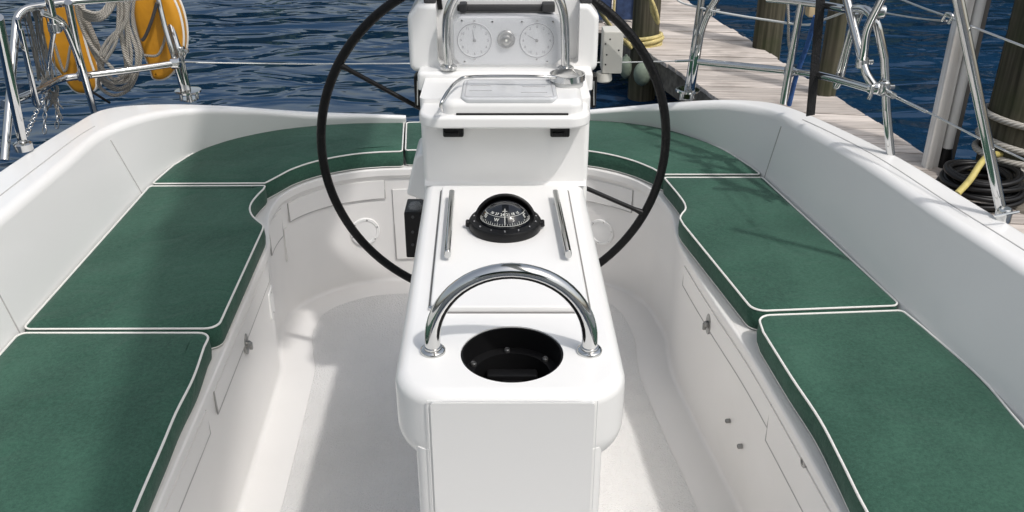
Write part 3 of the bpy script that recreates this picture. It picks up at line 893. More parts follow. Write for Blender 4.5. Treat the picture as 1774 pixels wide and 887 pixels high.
# instrument panel
def pv(px, py, dy=0.0): return PY(px, py, PF + dy)
x0, x1 = podx(785, 70), podx(974, 70); z0, z1 = pv(880, 112).z, pv(880, 28).z
ch = .018
bm = bmesh.new()
mp_ = axis((0, PF - .006, 0), (0, -1, 0), (1, 0, 0))
prism(bm, round_poly([(x0 + ch, z0), (x1 - ch, z0), (x1, z0 + ch), (x1, z1 - ch), (x1 - ch, z1), (x0 + ch, z1), (x0, z1 - ch), (x0, z0 + ch)], .008, 4), -.05, 0, .004, 3, mtx=mp_)
panel = build('instrument_panel', bm, M['panel'], con, 40)
FY = PF - .0062
for gx, seed in ((822, 1), (930, 2)):
    c = PY(gx, 70, FY); gm = axis(c, (0, -1, 0), (1, 0, 0)); gr = .0435
    bm = bmesh.new(); lathe(bm, [(gr, -.004), (gr, .001), (gr - .001, .0016), (gr - .004, .0016), (gr - .005, .0006), (.002, .0008)], gm, 56)
    g = build('gauge', bm, M['panel'], con, 30)
    bm = bmesh.new()
    tube(bm, [gm @ Vector((math.cos(2 * math.pi * k / 56) * (gr - .002), math.sin(2 * math.pi * k / 56) * (gr - .002), .0018)) for k in range(56)], .0007, 6, closed=True)
    build('gauge_ring', bm, M['mark'], g)
    bm = bmesh.new()
    labs = ['12', '1', '2', '3', '4', '5', '6', '7', '8', '9', '10', '11'] if seed == 1 else ['0', '2', '4', '6', '8', '10', 'S', '10', '8', '6', '4', '2']
    for k, t in enumerate(labs):
        a = math.pi / 2 - k * math.pi / 6
        text_bm(bm, t, .0092, gm @ Matrix.Translation((math.cos(a) * gr * .76, math.sin(a) * gr * .76, .001)))
    for k in range(24):
        a = k * math.pi / 12
        tube(bm, [gm @ Vector((math.cos(a) * gr * .87, math.sin(a) * gr * .87, .0012)), gm @ Vector((math.cos(a) * gr * .9, math.sin(a) * gr * .9, .0012))], .0003, 5)
    build('gauge_digits', bm, M['mark'], g, 0)
    bm = bmesh.new(); a = R(100 if seed == 1 else 150)
    tube(bm, [gm @ Vector((0, 0, .002)), gm @ Vector((math.cos(a) * gr * .6, math.sin(a) * gr * .6, .002))], [.0009, .0004], 6)
    lathe(bm, [(.004, .0008), (.004, .003), (.001, .0035)], gm, 14)
    build('gauge_needle', bm, M['mark'], g)
    for yy in (-.043, .043):
        bm = bmesh.new(); lathe(bm, [(.0028, 0), (.0028, .002), (.001, .0026)], gm @ Matrix.Translation((0, yy * 1.1, 0)), 12)
        build('screw', bm, M['steel'], g)
c = PY(877, 68, FY); gm = axis(c, (0, -1, 0), (1, 0, 0))
bm = bmesh.new(); lathe(bm, [(.0225, -.003), (.0225, .004), (.020, .0065), (.0185, .004), (.012, .003), (.012, .011), (.009, .013), (.003, .0135)], gm, 40)
kn = build('engine_knob', bm, M['dsteel'], con, 40)
bm = bmesh.new(); lathe(bm, [(.003, .013), (.003, .015), (.001, .0155)], gm, 12); build('knob_cap', bm, M['white'], kn)
# clear cover over the panel
bm = bmesh.new()
mp2 = axis((0, PF - .020, 0), (0, -1, 0), (1, 0, 0)); e = .008
prism(bm, round_poly([(x0 - e + ch, z0 - e), (x1 + e - ch, z0 - e), (x1 + e, z0 - e + ch), (x1 + e, z1 + e - ch), (x1 + e - ch, z1 + e), (x0 - e + ch, z1 + e), (x0 - e, z1 + e - ch), (x0 - e, z0 - e + ch)], .008, 4), -.004, 0, .002, 2, mtx=mp2)
cov = build('clear_cover', bm, M['acrylic'], con, 40)
for px, py in ((805, 107), (948, 107), (853, 38), (904, 38), (958, 38), (800, 36)):
    bm = bmesh.new(); lathe(bm, [(.0028, 0), (.0028, .0025), (.001, .003)], axis(PY(px, py, PF - .0205), (0, -1, 0), (1, 0, 0)), 12)
    build('screw', bm, M['steel'], cov)
# junction box on the pod's flank
JY = 2.385
a, b = PY(1043, 128, JY), PY(1081, 55, JY)
bm = bmesh.new(); box(bm, (a.x, JY, a.z), (b.x, JY + .07, b.z), .004)
jb = build('junction_box', bm, M['offwhite'], con)
for px, py in ((1057, 68), (1049, 76), (1051, 95), (1072, 87), (1049, 112)):
    bm = bmesh.new(); lathe(bm, [(.0022, -.001), (.0022, .0008), (.0005, .001)], axis(PY(px, py, JY), (0, -1, 0), (1, 0, 0)), 10)
    build('screw', bm, M['black'], jb)
bm = bmesh.new(); c = PY(1046, 134, JY + .02); lathe(bm, [(.018, -.004), (.022, .0), (.02, .02)], Matrix.Translation((c.x, c.y, c.z - .006)), 20)
build('cable_gland', bm, M['offwhite'], jb)
# black hardware on the column's flanks
for px0, px1 in ((719, 728), (1023, 1035)):
    a, b = PY(px0, 188, 2.26), PY(px1, 131, 2.26)
    bm = bmesh.new(); mxs = axis((0, 2.26, 0), (0, -1, 0), (1, 0, 0))
    prism(bm, rrect(a.x, a.z, b.x, b.z, .006), -.035, 0, .004, 3, mtx=mxs)
    hw = build('side_fitting', bm, M['black'], con, 40)
    bm = bmesh.new(); tube(bm, [PY((px0 + px1) / 2, 140, 2.258), PY((px0 + px1) / 2, 182, 2.258)], .002, 8); build('fitting_pin', bm, M['steel'], hw)
# engine control on the port flank with white hood
EY = 2.14
a, b = PY(704, 447, EY), PY(732, 368, EY)
bm = bmesh.new(); box(bm, (a.x, EY, a.z), (cx0 + .02, EY + .09, b.z), .004)
ec = build('engine_control', bm, M['black'], con)
bm = bmesh.new(); c = PY(716, 360, EY + .02); lathe(bm, [(.018, -.012), (.018, .0), (.013, .009), (.004, .013)], Matrix.Translation((c.x + .004, c.y + .01, c.z)), 20)
build('control_lens', bm, M['acrylic'], ec)
for py in (376, 402, 424):
    bm = bmesh.new(); lathe(bm, [(.004, -.002), (.004, .001), (.002, .002)], axis(PY(715, py, EY), (0, -1, 0), (1, 0, 0)), 12)
    build('screw', bm, M['dark'], ec)
bm = bmesh.new(); a, b = PY(704, 342, EY - .01), PY(716, 268, EY - .01)
mxh = axis((0, EY - .01, 0), (0, -1, 0), (1, 0, 0))
prism(bm, round_poly([(a.x, a.z + .006), (cx0 + .02, a.z - .02), (cx0 + .02, b.z + .004), (b.x + .004, b.z), ], [.008, 0, 0, .02], 5), -.13, 0, .008, 4, mtx=mxh)
build('control_hood', bm, M['gel'], con, 40)
# guard hoop over the pod
hy = PF - .036
g = [PY(777, 114, hy), PY(773, 54, hy), PY(776, 22, hy), PY(790, -8, hy), PY(825, -42, hy), PY(878, -52, hy), PY(930, -42, hy), PY(965, -8, hy), PY(976, 22, hy), PY(979, 54, hy), PY(980, 116, hy)]
bm = bmesh.new(); tube(bm, crom(g, 8), .0108, 16); build('guard_hoop', bm, M['steel'], con, 60)
for p in (g[0], g[-1]):
    bm = bmesh.new(); lathe(bm, [(.021, -.006), (.021, .0), (.014, .005)], Matrix.Translation((p.x, p.y, p.z - .001)), 24)
    build('hoop_base', bm, M['steel'], con, 50)

# arched grab rail on the front of the pedestal
a, b = P(750, 609, PT), P(1021, 609, PT)
ra = (b.x - a.x) / 2; cxm = (a.x + b.x) / 2
arch = [Vector((a.x, a.y, PT)), Vector((a.x, a.y, PT + .012))] + [Vector((cxm - math.cos(math.pi * k / 28) * ra, a.y, PT + .022 + math.sin(math.pi * k / 28) * ra * 1.0)) for k in range(29)] + [Vector((b.x, b.y, PT + .012)), Vector((b.x, b.y, PT))]
grab = empty('grab_rail', (cxm, a.y, PT))
tag(grab, 'arched stainless grab rail on the console top behind the round black opening', 'grab rail')
bm = bmesh.new(); tube(bm, arch, .0133, 24); build('rail_tube', bm, M['steel'], grab, 60)
for p in (a, b):
    bm = bmesh.new(); lathe(bm, [(.0215, 0), (.0215, .004), (.0195, .0065), (.0155, .0075), (.0155, .011), (.0135, .012)], Matrix.Translation(p), 32); build('rail_flange', bm, M['steel'], grab, 40)

# ------------------------------------------------------------------ compass
cc = P(875, 394, LZ); cc.z = LZ
comp = empty('compass', cc); comp.scale = (.93, .93, .95)
tag(comp, 'black domed steering compass with white numerals on the white hatch lid', 'compass')
mc = Matrix.Translation(cc)
bm = bmesh.new(); lathe(bm, [(.081, 0), (.083, .003), (.083, .016), (.080, .021), (.066, .024), (.060, .020), (.02, .019)], mc, 64)
build('base', bm, M['black'], comp, 40)
bm = bmesh.new(); lathe(bm, [(.0585, .012)] + [(.0585 * math.cos(R(a)), .014 + .047 * math.sin(R(a))) for a in range(0, 91, 6)][:-1] + [(.001, .061)], mc, 64)
dome = build('dome', bm, M['blackgloss'], comp, 60)
# hood: rear half of an ellipsoid shell, open towards the helm
bm = bmesh.new()
bmesh.ops.create_uvsphere(bm, u_segments=48, v_segments=32, radius=1)
for v in bm.verts: v.co = Vector((v.co.x * .0735, v.co.y * .0735, v.co.z * .064 + .012))
bmesh.ops.bisect_plane(bm, geom=bm.verts[:] + bm.edges[:] + bm.faces[:], plane_co=(0, 0, .010), plane_no=(0, 0, -1), clear_outer=True)
bmesh.ops.bisect_plane(bm, geom=bm.verts[:] + bm.edges[:] + bm.faces[:], plane_co=(0, .022, .030), plane_no=(0, -.93, .36), clear_outer=True)
bmesh.ops.translate(bm, vec=cc, verts=bm.verts)
hood = build('hood', bm, M['black'], comp, 50)
md = hood.modifiers.clear() or hood.modifiers.new('solid', 'SOLIDIFY'); md.thickness = .0075; md.offset = -1
dg = bpy.context.evaluated_depsgraph_get(); dg.update()
me = bpy.data.meshes.new_from_object(hood.evaluated_get(dg), depsgraph=dg); hood.modifiers.clear(); hood.data = me
for sx in (-1, 1):
    bm = bmesh.new(); lathe(bm, [(.0085, -.006), (.0085, .005), (.006, .007)], axis(cc + Vector((sx * .083, -.004, .012)), (sx, 0, .1)), 20)
    build('side_knob', bm, M['black'], comp, 40)
bm = bmesh.new()
def on_dome(az, el, r=1.012):                 # az: degrees from the helm side, el: height angle
    a, e = R(az), R(el)
    p = Vector((math.sin(a) * math.cos(e) * .0585, -math.cos(a) * math.cos(e) * .0585, .014 + .047 * math.sin(e)))
    n = Vector((math.sin(a) * math.cos(e) / .0585, -math.cos(a) * math.cos(e) / .0585, math.sin(e) / .047)).normalized()
    up_ = Vector((0, 0, 1)); x_ = up_.cross(n).normalized()
    return axis(cc + p + n * .0006, n, x_)
for az, t in ((-64, '33'), (-44, '30'), (-26, '27'), (-8, '24'), (10, '21'), (26, '18'), (44, '15'), (64, '12')):
    text_bm(bm, t, .0088, on_dome(az, 47 if abs(az) < 50 else 38))
for az, t in ((-60, 'N'), (-22, 'W'), (22, 'S'), (60, 'E')):
    text_bm(bm, t, .0112, on_dome(az, 32))
for k in range(-14, 15):
    a = k * 6
    q0, q1 = on_dome(a, 18), on_dome(a, 23 if k % 3 else 26)
    tube(bm, [q0.translation, q1.translation], .0004, 5)
for e_ in (17, 41):
    tube(bm, [on_dome(a * 4, e_).translation for a in range(-20, 21)], .00045, 5)
tube(bm, [on_dome(0, e_).translation for e_ in range(20, 66, 4)], .0007, 5)
tube(bm, [on_dome(a, 58 - abs(a) * .3).translation for a in range(-9, 10, 3)], .0006, 5)
build('compass_card', bm, M['white'], dome, 0)
bm = bmesh.new()
for az in range(-100, 101, 25):
    a = R(az); p = cc + Vector((math.sin(a) * .072, -math.cos(a) * .072, .0235))
    text_bm(bm, str((az // 25 + 12) % 10), .008, axis(p, Vector((math.sin(a) * .2, -math.cos(a) * .2, 1)), (1, 0, 0)))
build('bezel_print', bm, M['mark_l'], comp, 0)

# ================================================================== STEERING WHEEL
wc = Vector((-.046, 2.331, .735)); WRAD = .46
wh = empty('helm', wc); wh.rotation_euler = (0, 0, 0)
tag(wh, 'large black leather-wrapped steering wheel mounted behind the white console column', 'steering wheel')
yaw = Matrix.Rotation(R(2.3), 4, 'Z')
def wp(ang, r, dy=0.0): return wc + yaw @ Vector((math.cos(ang) * r, dy, math.sin(ang) * r))
bm = bmesh.new(); tube(bm, [wp(2 * math.pi * k / 120, WRAD) for k in range(120)], .0116, 16, closed=True)
rim = build('rim', bm, M['leather'], wh, 60)
bm = bmesh.new(); tube(bm, [wp(2 * math.pi * k / 120, WRAD - .0115) for k in range(120)], .0012, 6, closed=True); build('rim_stitching', bm, M['dark'], rim, 60)
for ang in (149.5, -25.5, -118):
    a = R(ang); bm = bmesh.new()
    tube(bm, [wp(a, .03), wp(a, WRAD - .008)], .0062, 14)
    tube(bm, [wp(a, WRAD - .03), wp(a, WRAD - .006)], [.0064, .0095], 14)
    build('spoke', bm, M['black'], wh, 60)
bm = bmesh.new(); lathe(bm, [(.05, -.012), (.055, 0), (.05, .03), (.02, .045)], axis(wc, yaw @ Vector((0, 1, 0))), 32); build('hub', bm, M['black'], wh, 40)

# ================================================================== RAILS, STANCHIONS, WIRES (port)
SR = .0112
def rail_tube(parent, pts, r=SR, bend=None, name='rail_tube', smooth_path=False, m=None):
    bm = bmesh.new()
    tube(bm, crom(pts, 8) if smooth_path else bent(pts, bend if bend else .05, 7), r, 14)
    return build(name, bm, m or M['steel'], parent, 60)
def flange(parent, p, r=.036):
    bm = bmesh.new(); lathe(bm, [(r, .024), (r, .030), (r * .55, .033)], Matrix.Translation(p), 32)
    for k in range(4):
        a = k * math.pi / 2 + .5
        lathe(bm, [(.006, -.004), (.006, .025)], Matrix.Translation(p + Vector((math.cos(a) * r * .6, math.sin(a) * r * .6, 0))), 12)
    lathe(bm, [(r * .62, -.004), (r * .62, .002)], Matrix.Translation(p), 24)
    return build('rail_base', bm, M['steel'], parent, 40)
def clamp(parent, p, d, r=.019, l=.03):
    bm = bmesh.new(); mx = axis(p - Vector(d).normalized() * l / 2, d)
    lathe(bm, [(r * .8, 0), (r, .004), (r, l - .004), (r * .8, l)], mx, 18)
    box(bm, (r * .6, -.007, l * .3), (r * 1.7, .007, l * .7), .003, 2, mx)
    return build('rail_clamp', bm, M['steel'], parent, 40)
prail = empty('stern_rail', P(328, 172, .66))
tag(prail, 'port stainless stern rail of bent tubes carrying the yellow lifebuoy and coiled rope', 'stern rail', 'stainless stern rails')
zl, zu = .80, 1.045
low = [P(307, 109, zl), P(221, 121.5, zl), P(148, 131, zl), P(110, 136, zl), P(57, 161, zl), P(6, 181, zl)]
rail_tube(prail, low, SR, smooth_path=True)
upp = [P(330, -14, zu), P(240, -6, zu), P(125, 3, zu), P(79, 9.5, zu), P(41, 14, zu)]
k = P(20, 26, zu)
rail_tube(prail, upp[:-1] + [P(30, 17, zu), P(8, 278, .70)], SR, .07)
base = P(328, 171, .66)
flange(prail, base, .043)
rail_tube(prail, [base + Vector((0, 0, .02)), PY(311, 95, 2.99), PY(291, 28, 3.03), PY(279, -12, 3.05)], SR, smooth_path=True)
rail_tube(prail, [base + Vector((-.012, -.012, .02)), PY(303, 105, 2.96), PY(284, 40, 2.98), PY(272, -12, 3.0)], SR * .8, smooth_path=True)
rail_tube(prail, [PY(118, 4, 2.64), PY(136, 95, 2.73), PY(163, 193, 2.80)], SR, .3)
rail_tube(prail, [PY(84, -5, 2.6), PY(95, 47, 2.64)], SR * 1.05)
rail_tube(prail, [PY(95, 47, 2.64), PY(90, 75, 2.66), PY(84, 120, 2.70)], SR * .6, smooth_path=True)
rail_tube(prail, [PY(73, 22, 2.6), PY(104, 35, 2.64), PY(126, 76, 2.70), PY(136, 104, 2.73), PY(143, 134, 2.77)], SR * .85, smooth_path=True)
rail_tube(prail, [PY(30, 32, 2.50), PY(56, 152, 2.58), PY(61, 180, 2.6), PY(66, 183, 2.6), PY(63, 172, 2.59), PY(36, 50, 2.51)], SR * .6, smooth_path=True)
clamp(prail, PY(95, 47, 2.64), (0, 0, 1)); clamp(prail, P(304, 109, zl), (-1, -.1, 0)); clamp(prail, PY(143, 131, 2.78), (0, 0, 1), .016); clamp(prail, PY(312, 88, 3.0), (0, 0, 1), .017)
bm = bmesh.new(); tube(bm, [PY(158, 158, 2.79), PY(190, 178, 2.85)], .004, 8); build('rail_pin', bm, M['black'], prail)
# port stanchion in the foreground
stn = empty('stanchion', P(41, 256, .72))
tag(stn, 'slanting steel stanchion at the far left edge, footed on the coaming', 'stanchion')
rail_tube(stn, [P(41, 256, .715), PY(-4, 30, 2.16)], SR * 1.15)
bm = bmesh.new(); lathe(bm, [(.024, -.006), (.024, .012), (.014, .02)], Matrix.Translation(P(41, 256, .72)), 24); build('stanchion_base', bm, M['steel'], stn, 40)
# snarl of thin cord and chain hanging from the port rail
tangle = empty('hanging_net', PY(85, 135, 2.74))
tag(tangle, 'tangle of thin cords and light chain hanging under the port rail', 'netting')
random.seed(3)
bm = bmesh.new()
for k in range(12):
    x0 = 38 + k * 3.2; xa = 66 + k * 2.6
    pts = [PY(x0 + random.uniform(-3, 3), 12, 2.64), PY((x0 + xa) / 2 + random.uniform(-5, 5), 75 + random.uniform(-8, 8), 2.72), PY(xa + random.uniform(-5, 5), 132 + random.uniform(-6, 8), 2.76)]
    tube(bm, crom(pts, 6), random.uniform(.0018, .0034), 6)
build('cord', bm, M['greyrope'], tangle, 60)
bm = bmesh.new()
def chain(bm, pts, l=.022, r=.002):
    c = crom(pts, 12); d = 0; acc = [c[0]]
    for a, b in zip(c, c[1:]):
        d += (b - a).length
        if d > l * .75: acc.append(b); d = 0
    for i, (a, b) in enumerate(zip(acc, acc[1:])):
        t = (b - a).normalized(); s_ = Vector((1, 0, 0)) if i % 2 else Vector((0, 1, 0))
        s_ = (s_ - t * s_.dot(t)).normalized(); m_ = (a + b) / 2
        tube(bm, [m_ + t * math.cos(q * math.pi / 5) * l * .55 + s_ * math.sin(q * math.pi / 5) * l * .28 for q in range(10)], r, 6, closed=True)
chain(bm, [PY(85, 150, 2.74), PY(65, 190, 2.6), PY(44, 238, 2.42)])
chain(bm, [PY(82, 160, 2.75), PY(78, 195, 2.72), PY(77, 232, 2.7)])
chain(bm, [PY(95, 158, 2.77), PY(100, 190, 2.75), PY(98, 222, 2.74)])
build('chain', bm, M['wire'], tangle, 60)
bm = bmesh.new()
for k in range(14):
    pts = [PY(78 + random.uniform(-8, 12), 128 + random.uniform(-8, 12), 2.74), PY(80 + random.uniform(-12, 22), 150, 2.74), PY(92 + random.uniform(-12, 18), 170 + random.uniform(-5, 40), 2.75)]
    tube(bm, crom(pts, 6), .0018, 5)
build('loose_cord', bm, M['greyrope'], tangle, 60)

# horseshoe lifebuoy
buoy = empty('lifebuoy', PY(205, 140, 3.02))
tag(buoy, 'yellow horseshoe lifebuoy hung on the port stern rail with white piping', 'lifebuoy')
def horseshoe():
    Y0 = 3.05
    left_out = [(92, -10), (78, 40), (92, 95), (112, 125), (132, 152), (146, 158)]
    left_in = [(168, 152), (170, 135), (158, 95), (146, 45), (140, -10)]
    right_in = [(232, -10), (240, 40), (254, 90), (265, 118), (270, 132)]
    right_out = [(285, 134), (303, 122), (317, 95), (321, 60), (314, 20), (300, -15)]
    top_in = [(160, -60), (185, -72), (212, -62)]
    top_out = [(280, -85), (235, -135), (190, -148), (140, -130), (105, -85)]
    pts = left_out + left_in + top_in + right_in + right_out + top_out
    w = [PY(x, y, Y0) for x, y in pts]
    c = [(v.x, v.z) for v in crom([Vector((v.x, v.z, 0)) for v in w], 5, closed=True) for v in [Vector((v.x, 0, v.y))]]
    return c, Y0
c, Y0 = horseshoe()
mxb = axis((0, Y0, 0), (0, -1, 0), (1, 0, 0))
bm = bmesh.new(); prism(bm, c, -.04, .04, .022, 5, rb=.022, mtx=mxb); build('buoy_body', bm, M['yellow'], buoy, 60)
cc2 = c if area2(c) > 0 else list(reversed(c))
for yy in (-.02, .02):
    bm = bmesh.new(); tube(bm, [mxb @ Vector((x, z, yy)) for x, z in offset_poly(cc2, -.001)], .0045, 8, closed=True); build('buoy_piping', bm, M['piping'], buoy, 60)
bm = bmesh.new(); tube(bm, crom([PY(250, 96, 2.99), PY(272, 96, 2.99), PY(282, 80, 2.99), PY(288, 55, 2.99)], 8), .0045, 8)
build('buoy_lanyard', bm, M['greyrope'], buoy, 60); bm = bmesh.new(); tube(bm, crom([PY(94, 75, 2.98), PY(112, 124, 2.99), PY(122, 80, 2.98)], 8), .0045, 8)
build('buoy_lanyard', bm, M['greyrope'], buoy, 60)
bm = bmesh.new(); tube(bm, crom([PY(272, 5, 2.98), PY(262, 38, 2.98), PY(250, 66, 2.98), PY(246, 70, 2.98)], 6), .0055, 8); build('strap', bm, M['dark'], buoy, 60)
# coiled rope hanging inside the lifebuoy
coil = empty('coiled_rope', PY(200, 60, 2.9))
tag(coil, 'coil of pale rope hanging over the port rail inside the yellow lifebuoy', 'rope')
random.seed(11)
bm = bmesh.new()
for k in range(7):
    u = lambda q: random.uniform(-q, q)
    dd = k * .012; xt = 207 + k * 4 + u(2); yb = 126 + k * 5.5 + u(3); xb = 203 + u(7)
    pts = [PY(xt, -12, 2.90 + dd), PY(xt + u(5), 40, 2.9 + dd), PY(216 + k * 4 + u(5), 95, 2.9 + dd), PY(xb + 18 + k * 1.5, yb - 6, 2.9 + dd), PY(xb, yb + 4, 2.89 + dd), PY(xb - 18 - k, yb - 12, 2.88 + dd),
           PY(154 + k * 4 + u(4), 76 + k * 4 + u(4), 2.86 + dd), PY(138 + k * 2.6 + u(2), 38, 2.84 + dd), PY(131 + k * 1.4, 5, 2.82 + dd), PY(131 + k, -12, 2.82 + dd)]
    tube(bm, crom(pts, 8), .0056, 8)
for k in range(4):
    pts = [PY(136 + k * 3, 8 + k * 3, 2.83), PY(150, 19 + k * 4.5, 2.83 + k * .01), PY(172 + k * 2, 22 + k * 3.5, 2.84), PY(186 + k * 4, 8, 2.85), PY(192 + k * 3, -12, 2.85)]
    tube(bm, crom(pts, 8), .0054, 8)
for k in range(4):
    pts = [PY(205 + k * 5, -10, 2.87), PY(208 + k * 4 + u(4), 34, 2.87), PY(200 - k * 4 + u(4), 72, 2.87), PY(184 - k * 4, 100 + u(6), 2.87)]
    tube(bm, crom(pts, 8), .0052, 8)
build('rope_strand', bm, M['rope'], coil, 60)
# lifeline across the stern
line = empty('lifeline', PY(700, 110, 3.25))
tag(line, 'thin white lifeline wire stretched across the stern behind the wheel', 'lifeline')
bm = bmesh.new(); tube(bm, [PY(318, 107, 3.0), PY(340, 108.5, 3.02), PY(520, 111, 3.2), PY(707, 110, 3.28), PY(1085, 108, 3.2), PY(1180, 105.5, 3.06), PY(1207, 104, 3.0)], .0022, 8); build('wire', bm, M['cable'], line, 60)
bm = bmesh.new(); tube(bm, [PY(1170, 106, 3.08), PY(1196, 105, 3.02)], .0042, 8); tube(bm, [PY(322, 107, 3.0), PY(372, 109, 3.06)], .0036, 8); build('end_fitting', bm, M['steel'], line, 60)

# ================================================================== RAILS (starboard)
srail = empty('stern_rail', P(1192, 170, .63))
tag(srail, 'starboard stainless stern rail beside the weathered dock, with black strap and blue line', 'stern rail', 'stainless stern rails')
base = P(1190, 169, .615); flange(srail, base, .042)
rail_tube(srail, [base + Vector((0, 0, .02)), PY(1203, 85, 3.03), PY(1217, -12, 3.06)], SR * 1.1, .3)
rail_tube(srail, [base + Vector((.012, -.012, .02)), PY(1208, 95, 3.0), PY(1215, 55, 3.0), PY(1226, 25, 2.99), PY(1247, -12, 2.97)], SR, smooth_path=True)
rail_tube(srail, [PY(1211, 107, 2.98), PY(1367, 123, 2.72), PY(1424, 131, 2.58), PY(1530, 160, 2.34)], SR, smooth_path=True)
rail_tube(srail, [PY(1330, -3, 2.72), PY(1374, 1, 2.66), PY(1420, 7, 2.6), PY(1464, 15, 2.5), PY(1514, 15, 2.36), PY(1532, 100, 2.36), PY(1536, 190, 2.36), P(1543, 268, .71)], SR, .05)
rail_tube(srail, [PY(1389, 2, 2.64), PY(1372, 95, 2.68), PY(1357, 178, 2.72)], SR, .3)
rail_tube(srail, [PY(1466, -5, 2.48), PY(1494, 105, 2.38), PY(1502, 130, 2.36), PY(1512, 146, 2.35)], SR, smooth_path=True)
rail_tube(srail, [PY(1529, -5, 2.3), PY(1503, 50, 2.34), PY(1498, 85, 2.36), PY(1494, 110, 2.38)], SR * .9, smooth_path=True)
rail_tube(srail, [PY(1484, 22, 2.47), PY(1471, 59, 2.5), PY(1449, 140, 2.54), PY(1447, 150, 2.55), PY(1452, 150, 2.54), PY(1474, 70, 2.49), PY(1494, 18, 2.44)], SR * .55, smooth_path=True)
for p, d in ((PY(1494, 108, 2.38), (.1, 0, -1)), (PY(1531, 150, 2.35), (0, 0, 1)), (PY(1368, 123, 2.72), (0, 0, 1)), (PY(1514, 152, 2.35), (1, -.5, 0)), (PY(1524, 20, 2.36), (1, -.3, 0)), (PY(1232, 18, 2.99), (0, 0, 1))): clamp(srail, p, d, .0165)
bm = bmesh.new(); tube(bm, crom([PY(1512, 148, 2.33), PY(1508, 165, 2.33), PY(1505, 172, 2.33)], 5), .006, 8); build('shackle', bm, M['steel'], srail, 60); bm = bmesh.new(); tube(bm, [PY(1536, 160, 2.34), PY(1548, 166, 2.3)], .009, 8); build('shackle', bm, M['steel'], srail, 60)
sst = empty('stanchion', P(1738, 376, .72))
tag(sst, 'long slanting steel stanchion at the right, in front of the roped piling', 'stanchion')
rail_tube(sst, [P(1737, 377, .715), PY(1697, 180, 1.96), PY(1658, -12, 1.98)], SR * 1.05, .6)
bm = bmesh.new(); lathe(bm, [(.018, -.008), (.018, .016), (.013, .024)], Matrix.Translation(P(1737, 377, .72)), 20); lathe(bm, [(.003, -.02), (.003, .04)], axis(P(1737, 372, .75), (1, .2, .1)), 8); build('stanchion_base', bm, M['steel'], sst, 40)
ll = empty('lifeline', PY(1650, 220, 2.1)); tag(ll, 'steel lifeline running down from the starboard rail towards the right edge', 'lifeline')
bm = bmesh.new(); tube(bm, [PY(1546, 165, 2.33), PY(1617, 199, 2.18), PY(1697, 240, 2.02), PY(1790, 284, 1.85)], .0026, 8); build('wire', bm, M['wire'], ll, 60)
bm = bmesh.new(); tube(bm, [PY(1546, 165, 2.33), PY(1606, 194, 2.2)], .0045, 8); build('end_fitting', bm, M['steel'], ll, 60)
ll = empty('lifeline', PY(1660, 40, 2.0)); tag(ll, 'upper lifeline wire crossing the whitewashed post at the top right', 'lifeline')
bm = bmesh.new(); tube(bm, crom([PY(1545, -8, 2.3), PY(1600, 14, 2.15), PY(1645, 30, 2.05), PY(1668, 40, 2.0), PY(1720, 60, 1.93), PY(1790, 87, 1.85)], 6), .0026, 8)
tube(bm, crom([PY(1520, 20, 2.36), PY(1560, 27, 2.3), PY(1600, 33, 2.2), PY(1640, 36, 2.06)], 6), .0022, 8); build('wire', bm, M['wire'], ll, 60)
bm = bmesh.new(); tube(bm, crom([PY(1632, 36, 2.07), PY(1640, 24, 2.06), PY(1650, 28, 2.04), PY(1644, 40, 2.05)], 6), .004, 8); build('shackle', bm, M['steel'], ll, 60)
ll = empty('lifeline', PY(1300, 30, 2.9)); tag(ll, 'white coated wire looping above the dock to the starboard rail', 'lifeline')
bm = bmesh.new(); tube(bm, crom([PY(1165, -8, 3.2), PY(1180, 4, 3.15), PY(1212, 13, 3.05), PY(1240, 20, 2.95), PY(1331, 35, 2.8), PY(1400, 43, 2.68), PY(1428, 34, 2.62), PY(1464, 20, 2.5)], 6), .0034, 8); build('wire', bm, M['cable'], ll, 60)
ll = empty('rope', PY(1367, 50, 2.75)); tag(ll, 'short white line dangling beside the mossy piling from the starboard rail', 'rope')
bm = bmesh.new(); tube(bm, crom([PY(1364, -5, 2.74), PY(1366, 40, 2.74), PY(1366, 70, 2.74), PY(1369, 88, 2.73), PY(1374, 60, 2.72)], 6), .0042, 8); build('strand', bm, M['rope'], ll, 60)
# black strap and blue line
def ribbon(bm, pts, w, t):
    pts = crom(pts, 6); rings = []
    for i, p in enumerate(pts):
        d = (pts[min(i + 1, len(pts) - 1)] - pts[max(i - 1, 0)]).normalized()
        s_ = Vector((1, .25, 0)); s_ = (s_ - d * s_.dot(d)).normalized(); n = d.cross(s_)
        rings.append([p + s_ * (a * w / 2) + n * (b * t / 2) for a, b in ((-1, -1), (1, -1), (1, 1), (-1, 1))])
    ring_mesh(bm, rings)
strap = None
bm = bmesh.new(); ribbon(bm, [PY(1423, -15, 2.56), PY(1414, 90, 2.58), PY(1404, 200, 2.60)], .027, .003)
tag(build('strap', bm, M['webbing'], None, 0), 'wide black webbing strap hanging from the starboard rail', 'strap')
bm = bmesh.new(); tube(bm, crom([PY(1413, 28, 2.62), PY(1398, 80, 2.66), PY(1380, 130, 2.7), PY(1367, 182, 2.74)], 6), .0075, 8)
tag(build('blue_line', bm, M['bluerope'], None, 60, ), 'bright blue line sloping down beside the black strap', 'rope')
bm = bmesh.new(); a, b = PY(1396, 28, 2.68), PY(1416, 8, 2.68); box(bm, (a.x, 2.66, a.z), (b.x, 2.7, b.z), .005)
tag(build('label_block', bm, M['beige'], None), 'small tan block fixed under the starboard rail top', 'block')

